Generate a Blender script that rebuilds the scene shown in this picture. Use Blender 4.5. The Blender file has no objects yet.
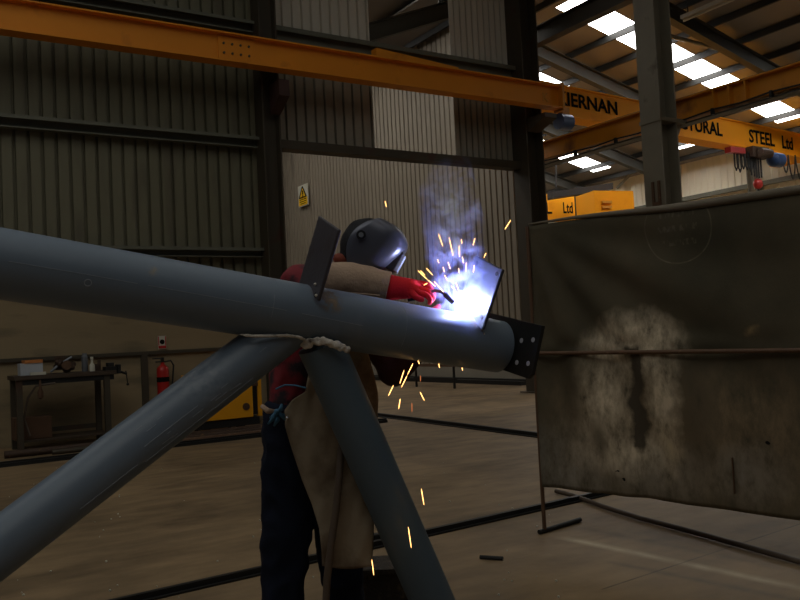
import bpy, bmesh, math, random
from mathutils import Vector, Matrix, noise
V = Vector
random.seed(7)
sc = bpy.context.scene
COL = sc.collection
PI = math.pi

# ------------------------------------------------------------------ camera
FPX = 820.0
CAM = V((0, 0, 1.22))
ANG = math.radians(57.6)
FWD = V((math.cos(ANG), math.sin(ANG), 0))
RGT = V((math.sin(ANG), -math.cos(ANG), 0))
UPZ = V((0, 0, 1))
PITCH = math.radians(2.44)
ROLL = math.radians(2.9)
cF = FWD * math.cos(PITCH) + UPZ * math.sin(PITCH)
cU0 = UPZ * math.cos(PITCH) - FWD * math.sin(PITCH)
cR = RGT * math.cos(ROLL) - cU0 * math.sin(ROLL)
cU = cU0 * math.cos(ROLL) + RGT * math.sin(ROLL)
cam_d = bpy.data.cameras.new('camera')
cam_d.sensor_width = 36
cam_d.lens = FPX / 800 * 36
cam_d.clip_start = 0.05
cam_d.clip_end = 200
cam = bpy.data.objects.new('camera', cam_d)
COL.objects.link(cam)
M = Matrix((cR, cU, -cF)).transposed().to_4x4()
M.translation = CAM
cam.matrix_world = M
sc.camera = cam


def ray(x, y):
    return cF + cR * ((x - 400) / FPX) + cU * ((300 - y) / FPX)


def P(x, y, d):
    r = ray(x, y)
    return CAM + r * (d / r.dot(FWD))


def onX(x, y, X):
    r = ray(x, y)
    return CAM + r * (X / r.x)


def onY(x, y, Y):
    r = ray(x, y)
    return CAM + r * (Y / r.y)


def onZ(x, y, z=0.0):
    r = ray(x, y)
    return CAM + r * ((z - CAM.z) / r.z)


# ------------------------------------------------------------------ materials
def lin(c):
    c = c / 255.0
    return c / 12.92 if c <= 0.04045 else ((c + 0.055) / 1.055) ** 2.4


def rgb(r, g, b):
    return (lin(r), lin(g), lin(b), 1)


def N(nt, t, **kw):
    n = nt.nodes.new(t)
    for k, v in kw.items():
        setattr(n, k, v)
    return n


def pm(name, col, rough=.6, metal=0.0, var=.25, scale=6.0, bump=.15, spot=None, spec=.5, bscale=None, stretch=(1, 1, 1)):
    """procedural surface: base colour with soft noise, optional blotches of a second colour, noise bump"""
    m = bpy.data.materials.new(name)
    m.use_nodes = True
    nt = m.node_tree
    b = nt.nodes['Principled BSDF']
    b.inputs['Roughness'].default_value = rough
    b.inputs['Metallic'].default_value = metal
    b.inputs['Specular IOR Level'].default_value = spec
    tc = N(nt, 'ShaderNodeTexCoord')
    mp = N(nt, 'ShaderNodeMapping')
    mp.inputs['Scale'].default_value = stretch
    nt.links.new(tc.outputs['Object'], mp.inputs[0])
    n1 = N(nt, 'ShaderNodeTexNoise')
    n1.inputs['Scale'].default_value = scale
    n1.inputs['Detail'].default_value = 5
    nt.links.new(mp.outputs[0], n1.inputs['Vector'])
    mx = N(nt, 'ShaderNodeMix', data_type='RGBA')
    mx.inputs[6].default_value = tuple(c * (1 - var) for c in col[:3]) + (1,)
    mx.inputs[7].default_value = tuple(min(1, c * (1 + var)) for c in col[:3]) + (1,)
    nt.links.new(n1.outputs['Fac'], mx.inputs[0])
    out = mx.outputs[2]
    if spot:
        c2, amt, sc2 = spot
        n2 = N(nt, 'ShaderNodeTexNoise')
        n2.inputs['Scale'].default_value = sc2
        n2.inputs['Detail'].default_value = 6
        nt.links.new(mp.outputs[0], n2.inputs['Vector'])
        rp = N(nt, 'ShaderNodeValToRGB')
        rp.color_ramp.elements[0].position = 1 - amt - .08
        rp.color_ramp.elements[1].position = 1 - amt + .08
        nt.links.new(n2.outputs['Fac'], rp.inputs[0])
        mx2 = N(nt, 'ShaderNodeMix', data_type='RGBA')
        nt.links.new(rp.outputs[0], mx2.inputs[0])
        nt.links.new(out, mx2.inputs[6])
        mx2.inputs[7].default_value = c2
        out = mx2.outputs[2]
    nt.links.new(out, b.inputs['Base Color'])
    if bump:
        bp = N(nt, 'ShaderNodeBump')
        bp.inputs['Strength'].default_value = bump
        bp.inputs['Distance'].default_value = .01
        n3 = N(nt, 'ShaderNodeTexNoise')
        n3.inputs['Scale'].default_value = bscale or scale * 6
        nt.links.new(mp.outputs[0], n3.inputs['Vector'])
        nt.links.new(n3.outputs['Fac'], bp.inputs['Height'])
        nt.links.new(bp.outputs[0], b.inputs['Normal'])
    m['out'] = 0
    return m


def emis(name, col, strength):
    m = bpy.data.materials.new(name)
    m.use_nodes = True
    nt = m.node_tree
    nt.nodes.clear()
    e = N(nt, 'ShaderNodeEmission')
    e.inputs[0].default_value = col
    e.inputs[1].default_value = strength
    o = N(nt, 'ShaderNodeOutputMaterial')
    nt.links.new(e.outputs[0], o.inputs[0])
    return m


MT = {}
MT['pipe'] = pm('blue_grey_primer', rgb(106, 119, 134), .42, .0, .12, 3, .06, (rgb(122, 132, 143), .30, 5), stretch=(1, 1, 1))
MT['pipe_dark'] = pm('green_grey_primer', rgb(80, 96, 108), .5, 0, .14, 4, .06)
MT['plate'] = pm('dark_mill_scale_plate', rgb(72, 68, 74), .5, .3, .2, 12, .1, (rgb(60, 46, 40), .35, 9))
MT['plate_p'] = pm('primed_plate', rgb(66, 72, 86), .5, .1, .15, 12, .1)
MT['weld'] = pm('pale_weld_bead', rgb(216, 208, 196), .5, .1, .3, 60, .5, (rgb(80, 60, 45), .4, 30))
MT['bolt_hole'] = pm('hole_shade_steel', rgb(190, 190, 200), .5, .2, .1, 20, 0)  # pale disc colour for the end plate holes
MT['hole_dark'] = pm('black_hole', rgb(14, 14, 20), .8, 0, .1, 20, 0)
MT['orange'] = pm('orange_crane_paint', rgb(226, 140, 14), .6, 0, .12, 1.2, .05, (rgb(196, 116, 16), .3, 2.5))
MT['orange2'] = pm('yellow_orange_crane_paint', rgb(244, 160, 14), .65, 0, .1, 1.2, .05, (rgb(226, 140, 18), .3, 2.0), spec=.2)
MT['orange_dirty'] = pm('dull_orange_runway_paint', rgb(204, 132, 22), .55, 0, .15, 2, .05, (rgb(120, 66, 24), .35, 1.5))
MT['letter'] = pm('black_lettering_paint', rgb(20, 17, 13), .85, 0, .1, 5, 0, spec=.1)
MT['column'] = pm('dull_green_grey_steel', rgb(128, 121, 104), .55, .1, .2, 3, .1, (rgb(70, 56, 42), .3, 3))
MT['column_br'] = pm('brown_grey_steel', rgb(68, 60, 46), .6, .1, .2, 3, .1, (rgb(74, 44, 30), .35, 3))
MT['rail'] = pm('grey_green_girt', rgb(104, 104, 90), .55, .1, .2, 3, .05)
MT['clad_dark'] = pm('dark_olive_sheeting', rgb(112, 108, 86), .6, .05, .14, .7, .04, (rgb(98, 92, 74), .4, 1.3), stretch=(3, 3, .6))
MT['clad_new'] = pm('clean_grey_sheeting', rgb(214, 206, 190), .6, 0, .1, .7, .04, stretch=(3, 3, .6))  # paler tone for the sheets above the upper girt
MT['clad_mid'] = pm('grey_sheeting', rgb(150, 142, 126), .6, .1, .14, .7, .04, stretch=(3, 3, .6))
MT['clad_light'] = pm('warm_grey_sheeting', rgb(140, 129, 112), .6, 0, .12, .6, .04, (rgb(112, 102, 88), .35, .8), stretch=(2, 2, .5))
MT['white'] = pm('dirty_white_sheeting', rgb(238, 230, 206), .7, 0, .08, .5, .03, (rgb(220, 210, 168), .35, .6))
MT['roof'] = pm('brown_grey_roof_sheet', rgb(136, 130, 124), .8, 0, .12, 1, .03)
MT['purlin'] = pm('dark_purlin_steel', rgb(38, 38, 35), .6, .1, .2, 3, 0)
MT['rafter'] = pm('dull_rafter_steel', rgb(58, 57, 50), .6, .1, .2, 3, 0)
MT['bracket'] = pm('dark_oxide_steel', rgb(60, 34, 28), .7, 0, .2, 6, 0)
MT['rusty'] = pm('rusty_tube', rgb(96, 70, 50), .6, .2, .3, 14, .1, (rgb(140, 110, 84), .3, 20))
MT['black'] = pm('black_steel', rgb(26, 25, 24), .55, .1, .3, 10, .1)
MT['rubber'] = pm('black_rubber', rgb(30, 30, 28), .7, 0, .2, 10, .05)
MT['hose'] = pm('dusty_hose', rgb(84, 70, 58), .6, 0, .2, 10, .05)
MT['wood'] = pm('dark_bench_wood', rgb(66, 52, 38), .7, 0, .3, 6, .1)
MT['red'] = pm('red_paint', rgb(176, 30, 24), .4, 0, .1, 5, 0)
MT['yellow'] = pm('yellow_machine_paint', rgb(234, 160, 14), .45, 0, .08, 4, .03)
MT['blue'] = pm('blue_paint', rgb(26, 62, 110), .45, 0, .1, 5, 0)
MT['box_white'] = pm('pale_card', rgb(176, 180, 186), .7, 0, .1, 10, 0)
MT['box_orange'] = pm('orange_card', rgb(190, 120, 60), .7, 0, .1, 10, 0)
MT['brown'] = pm('brown_card', rgb(84, 58, 38), .8, 0, .2, 8, .05)
MT['grey'] = pm('grey_metal', rgb(120, 124, 130), .45, .4, .2, 10, .05)
MT['skin'] = pm('skin', rgb(196, 124, 96), .5, 0, .06, 20, .03)
MT['shirt'] = pm('red_check_shirt', rgb(118, 22, 34), .85, 0, .3, 8, .15, (rgb(30, 14, 24), .46, 14), stretch=(1, 1, 1))
MT['darksleeve'] = pm('dark_sleeve_cloth', rgb(58, 26, 28), .85, 0, .3, 10, .2)
MT['suede'] = pm('beige_suede', rgb(176, 150, 128), .9, 0, .16, 14, .35, (rgb(140, 116, 98), .4, 10), spec=.2)
MT['apron'] = pm('worn_leather_apron', rgb(140, 126, 106), .88, 0, .18, 6, .3, (rgb(98, 82, 66), .42, 5), spec=.2)
MT['glove'] = pm('red_leather_glove', rgb(206, 28, 40), .75, 0, .12, 20, .25, spec=.25)
MT['navy'] = pm('navy_trouser_cloth', rgb(26, 31, 46), .9, 0, .25, 10, .2, spec=.15)
MT['boot'] = pm('black_boot_leather', rgb(24, 22, 20), .5, 0, .2, 12, .1)
MT['helmet'] = pm('graphite_helmet_plastic', rgb(88, 90, 102), .30, .35, .1, 10, .02)
MT['hood'] = pm('black_hood_cloth', rgb(20, 20, 25), .9, 0, .2, 20, .3)
MT['lens'] = pm('lens_box_plastic', rgb(52, 50, 52), .45, 0, .1, 10, .02)
MT['glass'] = pm('lens_glass', rgb(210, 225, 245), .15, 0, .02, 5, 0)
MT['string'] = pm('blue_string', rgb(60, 108, 140), .8, 0, .2, 30, .2)
MT['tube'] = pm('tube_white', rgb(170, 160, 140), .5, 0, .05, 5, 0)
MT['paper'] = pm('sign_white', rgb(200, 196, 180), .6, 0, .04, 5, 0)
MT['sign_y'] = pm('sign_yellow', rgb(238, 186, 24), .55, 0, .06, 5, 0)
MT['clutter'] = pm('greasy_iron', rgb(72, 54, 42), .6, .3, .4, 30, .5, (rgb(130, 100, 60), .3, 20))
MT['speck'] = pm('spattered_steel_block', rgb(54, 46, 38), .7, .2, .4, 16, .6, (rgb(92, 78, 58), .35, 26))
MT['stamp'] = pm('faded_stamp_ink', rgb(74, 70, 60), .9, 0, .2, 30, 0)
MT['screw'] = pm('shiny_eyelet', rgb(225, 230, 240), .25, .8, .05, 5, 0)
MT['scribe'] = pm('chalk_scribe', rgb(150, 158, 170), .7, 0, .3, 40, 0)
MT['rust_mark'] = pm('rust_mark', rgb(120, 100, 84), .7, 0, .3, 40, 0)

# skylights, added fill strips and other light sources
SKY_E = 11
MT['skylight'] = emis('skylight_daylight', (1.0, .98, .95, 1), SKY_E)
MT['skylight_next'] = emis('skylight_daylight_next', (1.0, .97, .92, 1), 5.0)
MT['skylight_main'] = emis('skylight_daylight_hall', (.99, .99, .92, 1), 1.05)
MT['arc'] = emis('arc_plasma', (.75, .8, 1, 1), 300)
MT['spark'] = emis('spark_glow', (1.0, .50, .15, 1), 4.5)
MT['spark_dim'] = emis('spark_glow_dim', (1.0, .30, .10, 1), .5)


# ---- coordinates helpers inside a node tree
def nmath(nt, op, a, b=None, c=None, clamp=False):
    n = N(nt, 'ShaderNodeMath', operation=op, use_clamp=clamp)
    for i, v in enumerate((a, b, c)):
        if v is None:
            continue
        if isinstance(v, (int, float)):
            n.inputs[i].default_value = v
        else:
            nt.links.new(v, n.inputs[i])
    return n.outputs[0]


def band_mask(nt, sx, sy, p0, p1, w, soft):
    """1 inside a strip from p0 to p1 (2D), width w"""
    dx, dy = p1[0] - p0[0], p1[1] - p0[1]
    L = math.hypot(dx, dy)
    dx, dy = dx / L, dy / L
    rx = nmath(nt, 'SUBTRACT', sx, p0[0])
    ry = nmath(nt, 'SUBTRACT', sy, p0[1])
    al = nmath(nt, 'ADD', nmath(nt, 'MULTIPLY', rx, dx), nmath(nt, 'MULTIPLY', ry, dy))
    pe = nmath(nt, 'ABSOLUTE', nmath(nt, 'ADD', nmath(nt, 'MULTIPLY', rx, -dy), nmath(nt, 'MULTIPLY', ry, dx)))
    m1 = nmath(nt, 'DIVIDE', nmath(nt, 'SUBTRACT', w / 2, pe), soft, clamp=True)
    m2 = nmath(nt, 'MULTIPLY', nmath(nt, 'DIVIDE', al, soft * 3, clamp=True),
               nmath(nt, 'DIVIDE', nmath(nt, 'SUBTRACT', L, al), soft * 3, clamp=True))
    return nmath(nt, 'MULTIPLY', m1, m2)


def floor_material():
    m = bpy.data.materials.new('worn_concrete_floor')
    m.use_nodes = True
    nt = m.node_tree
    b = nt.nodes['Principled BSDF']
    b.inputs['Roughness'].default_value = .62
    b.inputs['Specular IOR Level'].default_value = .35
    tc = N(nt, 'ShaderNodeTexCoord')
    n1 = N(nt, 'ShaderNodeTexNoise')
    n1.inputs['Scale'].default_value = .7
    n1.inputs['Detail'].default_value = 7
    n1.inputs['Roughness'].default_value = .62
    nt.links.new(tc.outputs['Object'], n1.inputs['Vector'])
    n1b = N(nt, 'ShaderNodeTexNoise')
    n1b.inputs['Scale'].default_value = 2.6
    n1b.inputs['Detail'].default_value = 6
    mpb = N(nt, 'ShaderNodeMapping')
    mpb.inputs['Scale'].default_value = (1.0, 2.6, 1)
    nt.links.new(tc.outputs['Object'], mpb.inputs[0])
    nt.links.new(mpb.outputs[0], n1b.inputs['Vector'])
    rp = N(nt, 'ShaderNodeValToRGB')
    e = rp.color_ramp.elements
    e[0].position, e[0].color = .32, rgb(92, 76, 56)
    e[1].position, e[1].color = .68, rgb(160, 134, 100)
    f = nmath(nt, 'ADD', nmath(nt, 'MULTIPLY', n1.outputs['Fac'], .6), nmath(nt, 'MULTIPLY', n1b.outputs['Fac'], .4))
    nt.links.new(f, rp.inputs[0])
    out = rp.outputs[0]
    sp = N(nt, 'ShaderNodeSeparateXYZ')
    nt.links.new(tc.outputs['Object'], sp.inputs[0])
    n2 = N(nt, 'ShaderNodeTexNoise')
    n2.inputs['Scale'].default_value = 9
    n2.inputs['Detail'].default_value = 5
    nt.links.new(tc.outputs['Object'], n2.inputs['Vector'])

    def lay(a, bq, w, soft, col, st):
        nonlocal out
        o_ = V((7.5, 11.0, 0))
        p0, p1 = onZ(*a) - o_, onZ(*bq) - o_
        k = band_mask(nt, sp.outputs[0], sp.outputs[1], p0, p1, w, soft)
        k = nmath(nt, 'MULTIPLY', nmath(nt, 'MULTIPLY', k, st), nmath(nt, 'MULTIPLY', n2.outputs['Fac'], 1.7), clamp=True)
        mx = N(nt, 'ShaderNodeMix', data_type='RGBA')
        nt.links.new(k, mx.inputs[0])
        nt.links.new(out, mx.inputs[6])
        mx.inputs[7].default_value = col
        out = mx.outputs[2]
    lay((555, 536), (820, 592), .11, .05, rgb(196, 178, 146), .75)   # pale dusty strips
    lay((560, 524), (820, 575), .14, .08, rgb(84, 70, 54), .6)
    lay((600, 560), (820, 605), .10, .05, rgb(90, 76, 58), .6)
    lay((812, 520), (600, 590), .02, .01, rgb(66, 54, 40), .9)       # cracks
    lay((60, 560), (260, 522), .5, .3, rgb(88, 76, 60), .5)
    lay((385, 455), (520, 475), .4, .25, rgb(96, 80, 62), .5)
    nt.links.new(out, b.inputs['Base Color'])
    # specks of grit
    bp = N(nt, 'ShaderNodeBump')
    bp.inputs['Strength'].default_value = .35
    bp.inputs['Distance'].default_value = .01
    nt.links.new(n2.outputs['Fac'], bp.inputs['Height'])
    nt.links.new(bp.outputs[0], b.inputs['Normal'])
    return m


def concrete_wall_material():
    m = pm('board_marked_concrete', rgb(146, 128, 98), .85, 0, .2, 1.4, .2, (rgb(120, 106, 82), .4, 2.2), stretch=(.5, .5, 2.2))
    return m


# ------------------------------------------------------------------ mesh builder
class MB:
    def __init__(self):
        self.v, self.f = [], []

    def add(self, vs, fs):
        o = len(self.v)
        self.v += [V(p) for p in vs]
        self.f += [tuple(i + o for i in f) for f in fs]
        return self

    def box(self, c, ax, ay, az):
        """c centre; ax, ay, az half extent vectors"""
        c, ax, ay, az = V(c), V(ax), V(ay), V(az)
        vs = [c + ax * i + ay * j + az * k for k in (-1, 1) for j in (-1, 1) for i in (-1, 1)]
        return self.add(vs, [(0, 2, 3, 1), (4, 5, 7, 6), (0, 1, 5, 4), (2, 6, 7, 3), (0, 4, 6, 2), (1, 3, 7, 5)])

    def bb(self, x0, x1, y0, y1, z0, z1):
        return self.box(((x0 + x1) / 2, (y0 + y1) / 2, (z0 + z1) / 2), ((x1 - x0) / 2, 0, 0), (0, (y1 - y0) / 2, 0), (0, 0, (z1 - z0) / 2))

    def prism(self, pts, off):
        """closed polygon pts (3D) extruded by off"""
        off = V(off)
        n = len(pts)
        a = [V(p) for p in pts]
        self.add(a + [p + off for p in a], [tuple(range(n))[::-1], tuple(range(n, 2 * n))] +
                 [(i, (i + 1) % n, n + (i + 1) % n, n + i) for i in range(n)])
        return self

    def tube(self, pts, r, n=12, cap=True, flat=None):
        pts = [V(p) for p in pts]
        rs = r if isinstance(r, (list, tuple)) else [r] * len(pts)
        vs, fs = [], []
        t0 = (pts[1] - pts[0]).normalized()
        ref = UPZ if abs(t0.z) < .9 else V((1, 0, 0))
        u = t0.cross(ref).normalized()
        for i, p in enumerate(pts):
            t = (pts[min(i + 1, len(pts) - 1)] - pts[max(i - 1, 0)]).normalized()
            u = (u - t * u.dot(t)).normalized()
            w = t.cross(u)
            for k in range(n):
                a = 2 * PI * k / n
                vs.append(p + (u * math.cos(a) + w * math.sin(a)) * rs[i])
        for i in range(len(pts) - 1):
            for k in range(n):
                fs.append((i * n + k, i * n + (k + 1) % n, (i + 1) * n + (k + 1) % n, (i + 1) * n + k))
        if cap:
            fs.append(tuple(range(n))[::-1])
            fs.append(tuple((len(pts) - 1) * n + k for k in range(n)))
        return self.add(vs, fs)

    def loft(self, rings, n=28, cap=True, p=2.0):
        """rings: (centre, half-axis a, half-axis b)"""
        vs, fs = [], []
        for c, a, b in rings:
            for k in range(n):
                t = 2 * PI * k / n
                ct, st = math.cos(t), math.sin(t)
                ct = math.copysign(abs(ct) ** (2 / p), ct)
                st = math.copysign(abs(st) ** (2 / p), st)
                vs.append(V(c) + V(a) * ct + V(b) * st)
        for i in range(len(rings) - 1):
            for k in range(n):
                fs.append((i * n + k, i * n + (k + 1) % n, (i + 1) * n + (k + 1) % n, (i + 1) * n + k))
        if cap:
            fs.append(tuple(range(n))[::-1])
            fs.append(tuple((len(rings) - 1) * n + k for k in range(n)))
        return self.add(vs, fs)

    def ball(self, c, r, seg=14, ax=None):
        ax = ax or (V((1, 0, 0)), V((0, 1, 0)), V((0, 0, 1)))
        rr = r if isinstance(r, (tuple, list)) else (r, r, r)
        rings = []
        for i in range(1, seg):
            t = PI * i / seg
            rings.append((V(c) - ax[2] * rr[2] * math.cos(t), ax[0] * rr[0] * math.sin(t), ax[1] * rr[1] * math.sin(t)))
        return self.loft(rings, seg * 2)

    def cyl(self, p0, p1, r, n=20, r1=None):
        return self.tube([p0, p1], [r, r if r1 is None else r1], n)

    def build(self, name, mat, parent=None, smooth=False, bevel=0, label=None, fix=True):
        me = bpy.data.meshes.new(name)
        o = bpy.data.objects.new(name, me)
        if parent is None:
            xs = [p.x for p in self.v]; ys = [p.y for p in self.v]; zs = [p.z for p in self.v]
            org = V(((min(xs) + max(xs)) / 2, (min(ys) + max(ys)) / 2, min(zs)))
            o.location = org
        else:
            r = parent
            while r.parent:
                r = r.parent
            org = V(r.location)
            o.parent = parent
        me.from_pydata([p - org for p in self.v], [], self.f)
        if fix:
            bm = bmesh.new(); bm.from_mesh(me)
            bmesh.ops.recalc_face_normals(bm, faces=bm.faces)
            bm.to_mesh(me); bm.free()
        me.materials.append(MT[mat] if isinstance(mat, str) else mat)
        if smooth:
            me.shade_smooth()
            if smooth == 'auto':
                me.set_sharp_from_angle(angle=math.radians(40))
        COL.objects.link(o)
        if bevel:
            md = o.modifiers.new('bevel', 'BEVEL'); md.width = bevel; md.segments = 2; md.limit_method = 'ANGLE'
        if label:
            o['label'] = label
        return o


def tag(o, label, cat, group=None, kind=None):
    o['label'] = label
    o['category'] = cat
    if group:
        o['group'] = group
    if kind:
        o['kind'] = kind
    return o


def thing(name, label, cat, loc, group=None):
    o = bpy.data.objects.new(name, None)
    o.empty_display_size = .1
    COL.objects.link(o)
    o.location = V(loc)
    return tag(o, label, cat, group)


def struct(o):
    o['kind'] = 'structure'
    return o


def bake(o):
    """apply modifiers without operators"""
    dg = bpy.context.evaluated_depsgraph_get()
    dg.update()
    me = bpy.data.meshes.new_from_object(o.evaluated_get(dg))
    mats = list(o.data.materials)
    o.modifiers.clear()
    o.data = me
    me.materials.clear()
    for m in mats:
        me.materials.append(m)
    return o


def remesh(o, vox, smooth_it=4):
    md = o.modifiers.new('r', 'REMESH'); md.mode = 'VOXEL'; md.voxel_size = vox; md.use_smooth_shade = True
    if smooth_it:
        s = o.modifiers.new('s', 'SMOOTH'); s.iterations = smooth_it; s.factor = .5
    bake(o)
    o.data.shade_smooth()
    return o


def wrinkle(o, amp, scale, amp2=0, scale2=1, st=(1, 1, 1)):
    me = o.data
    me.update()
    nr = [v.normal.copy() for v in me.vertices]
    for v, n in zip(me.vertices, nr):
        q = V((v.co.x * st[0], v.co.y * st[1], v.co.z * st[2]))
        k = noise.noise(q * scale) * amp
        if amp2:
            k += (abs(noise.noise(q * scale2 + V((3, 1, 7)))) - .2) * -amp2
        v.co += n * k
    me.update()


def text_mb(s, size):
    cu = bpy.data.curves.new('t', 'FONT')
    cu.body = s
    cu.size = size
    cu.extrude = .004
    cu.resolution_u = 3
    cu.offset = .022
    ob = bpy.data.objects.new('t', cu)
    COL.objects.link(ob)
    dg = bpy.context.evaluated_depsgraph_get(); dg.update()
    me = bpy.data.meshes.new_from_object(ob.evaluated_get(dg))
    vs = [v.co.copy() for v in me.vertices]
    fs = [tuple(p.vertices) for p in me.polygons]
    bpy.data.objects.remove(ob)
    bpy.data.curves.remove(cu)
    bpy.data.meshes.remove(me)
    return vs, fs


def lettering(s, cap, org, du, dv, parent, mat='letter', width=None, name='lettering', depth_n=None):
    """text with cap height cap, lower-left corner at org, along du, up dv"""
    vs, fs = text_mb(s, 1.0)
    x0 = min(v.x for v in vs); x1 = max(v.x for v in vs)
    h = max(v.y for v in vs)
    k = cap / h
    kx = k if width is None else width / (x1 - x0)
    nn = V(du).cross(V(dv)).normalized()
    mb = MB()
    mb.add([V(org) + V(du) * (v.x - x0) * kx + V(dv) * v.y * k + nn * v.z for v in vs], fs)
    return mb.build(name, mat, parent, fix=False)


def ibeam(mb, p0, p1, h, w, tf=.02, tw=.012, up=UPZ):
    p0, p1 = V(p0), V(p1)
    t = (p1 - p0).normalized()
    s = t.cross(up).normalized()
    u = s.cross(t).normalized()
    c = (p0 + p1) / 2; L = (p1 - p0) / 2
    mb.box(c + u * (h / 2 - tf / 2), L, s * w / 2, u * tf / 2)
    mb.box(c - u * (h / 2 - tf / 2), L, s * w / 2, u * tf / 2)
    mb.box(c, L, s * tw / 2, u * (h / 2 - tf * .9))
    return mb


def corrugated(p0, dr, L, z0, z1, nrm, pitch, dep, th=.004, frac=.72, zslope=0.0):
    """trapezoidal sheet standing on edge, ribs vertical"""
    dr, nrm = V(dr), V(nrm)
    prof = []
    s = 0
    while s < L:
        for a, b in ((0, 0), (frac * pitch, 0), ((frac + .05) * pitch, -1), ((1 - .05) * pitch, -1)):
            if s + a <= L:
                prof.append((s + a, b * dep))
        s += pitch
    prof.append((L, 0))
    vs, fs = [], []
    for (a, b) in prof:
        for off in (0, -th):
            for z in (z0, z1):
                vs.append(V(p0) + dr * a + nrm * (b + off) + UPZ * z)
    n = len(prof)
    for i in range(n - 1):
        A, B = i * 4, (i + 1) * 4
        fs += [(A, B, B + 1, A + 1), (A + 2, A + 3, B + 3, B + 2), (A, A + 2, B + 2, B), (A + 1, B + 1, B + 3, A + 3)]
    fs += [(0, 1, 3, 2), ((n - 1) * 4, (n - 1) * 4 + 2, (n - 1) * 4 + 3, (n - 1) * 4 + 1)]
    return MB().add(vs, fs)


# ================================================================== SETTING
mb = MB().bb(-9, 24, -9, 31, -.15, 0)
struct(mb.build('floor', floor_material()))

WY = 12.0
# --- partition wall: left bay
CW = concrete_wall_material()
mb = MB().bb(-9, 5.1, WY, WY + .22, 0, 2.1)
struct(mb.build('wall_left', CW))
mb = corrugated((-2, WY + .06, 0), (1, 0, 0), 7.1, 2.1, 9.2, (0, -1, 0), .18, .055)
struct(mb.build('wall_upper_left', 'clad_dark'))
tn = [0]


def trim(mb, mat):
    tn[0] += 1
    return struct(mb.build('trim_%d' % tn[0], mat))


# girts on the left bay
for z, h in ((2.68, .14), (4.42, .16), (6.26, .16)):
    m_ = MB().bb(-2, 5.07, WY - .19, WY - .01, z - .02, z)
    m_.bb(-2, 5.07, WY - .19, WY - .175, z - .05, z - .02).bb(-2, 5.07, WY - .03, WY - .01, z - h, z - .02).bb(-2, 5.07, WY - .12, WY - .03, z - h, z - h + .015)
    trim(m_, 'rail')
# joint strip and post on the concrete dado
trim(MB().bb(-2, 5.07, WY - .05, WY - .002, 1.12, 1.17), 'column_br')
pp = onY(145, 370, WY - .05)
trim(MB().bb(pp.x - .045, pp.x + .045, WY - .05, WY - .002, .1, 1.12), 'column_br')

# --- partition above the opening, between the columns
mb = corrugated((5.3, WY + .06, 0), (1, 0, 0), 2.0, 4.42, 6.1, (0, -1, 0), .18, .055)
struct(mb.build('wall_upper_middle', 'clad_mid'))
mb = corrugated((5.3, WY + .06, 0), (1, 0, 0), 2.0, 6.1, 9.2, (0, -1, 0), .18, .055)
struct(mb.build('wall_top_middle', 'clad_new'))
x8 = onY(453, 60, WY).x
mb = corrugated((x8, WY + .06, 0), (1, 0, 0), 10.45 - x8, 4.42, 6.1, (0, -1, 0), .14, .05)
struct(mb.build('wall_upper_right', 'clad_mid'))
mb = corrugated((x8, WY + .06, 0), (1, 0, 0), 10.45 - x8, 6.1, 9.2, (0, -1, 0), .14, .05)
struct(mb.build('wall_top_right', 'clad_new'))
m_ = MB().bb(5.3, 10.45, WY - .16, WY + .1, 4.28, 4.42)
trim(m_, 'column_br')
m_ = MB().bb(5.3, 10.45, WY - .16, WY - .01, 6.24, 6.27).bb(5.3, 10.45, WY - .16, WY - .145, 6.19, 6.24).bb(5.3, 10.45, WY - .03, WY - .01, 6.0, 6.24)
trim(m_, 'rail')
trim(MB().bb(7.3, x8, WY - .06, WY + .1, 6.27, 6.31), 'rusty')

# --- light sheeted wall of the next bay, running away behind the opening
mb = corrugated((12.2, 13.55, 0), (0, 1, 0), 16.3, .35, 9.4, (-1, 0, 0), .21, .045)
struct(mb.build('wall_back', 'clad_light'))
trim(MB().bb(12.1, 12.4, 13.55, 30, 0, .36), 'clad_mid')
trim(MB().bb(11.98, 12.1, 13.55, 30, .0, .1), 'black')
# beam crossing above the next bay, seen through the gap
b0, b1 = onY(372, 32, 14.5), onY(452, 9, 14.5)
trim(ibeam(MB(), b0 - (b1 - b0) * 2.2, b1 + (b1 - b0) * .5, .36, .2), 'rafter')

# --- white side wall of the far bay, with girts and stanchions
mb = corrugated((22.9, -9, 0), (0, 1, 0), 40, 0, 6.6, (-1, 0, 0), .25, .025)
struct(mb.build('wall_right', 'white'))
for z in (2.2, 3.9, 5.2):
    trim(MB().bb(22.68, 22.86, -9, 31, z, z + .13), 'rail')
for y in (8.2, 11.7, 15.2, 18.7, 22.2, 25.7):
    trim(ibeam(MB(), (22.66, y, 0), (22.66, y, 6.4), .25, .25, up=V((0, 1, 0))), 'column')
# end wall closing the far bay
mb = corrugated((12.3, 30.5, 0), (1, 0, 0), 10.6, 0, 9.5, (0, -1, 0), .25, .025)
struct(mb.build('wall_end', 'white'))
# next bay end wall
mb = corrugated((-2, 30.5, 0), (1, 0, 0), 14.3, 0, 9.5, (0, -1, 0), .25, .025)
struct(mb.build('wall_far', 'clad_dark'))


# --- roof of the right bay, sloping down to the white wall, skylights and steel
def rz(X):
    return 6.5 + .227 * (22.8 - X)


strips = [6.3, 9.8, 13.3, 16.9, 20.5, 24.1]  # nearest strips are unseen, added to brighten the far white wall
SW = .85
wn = [0]


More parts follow.
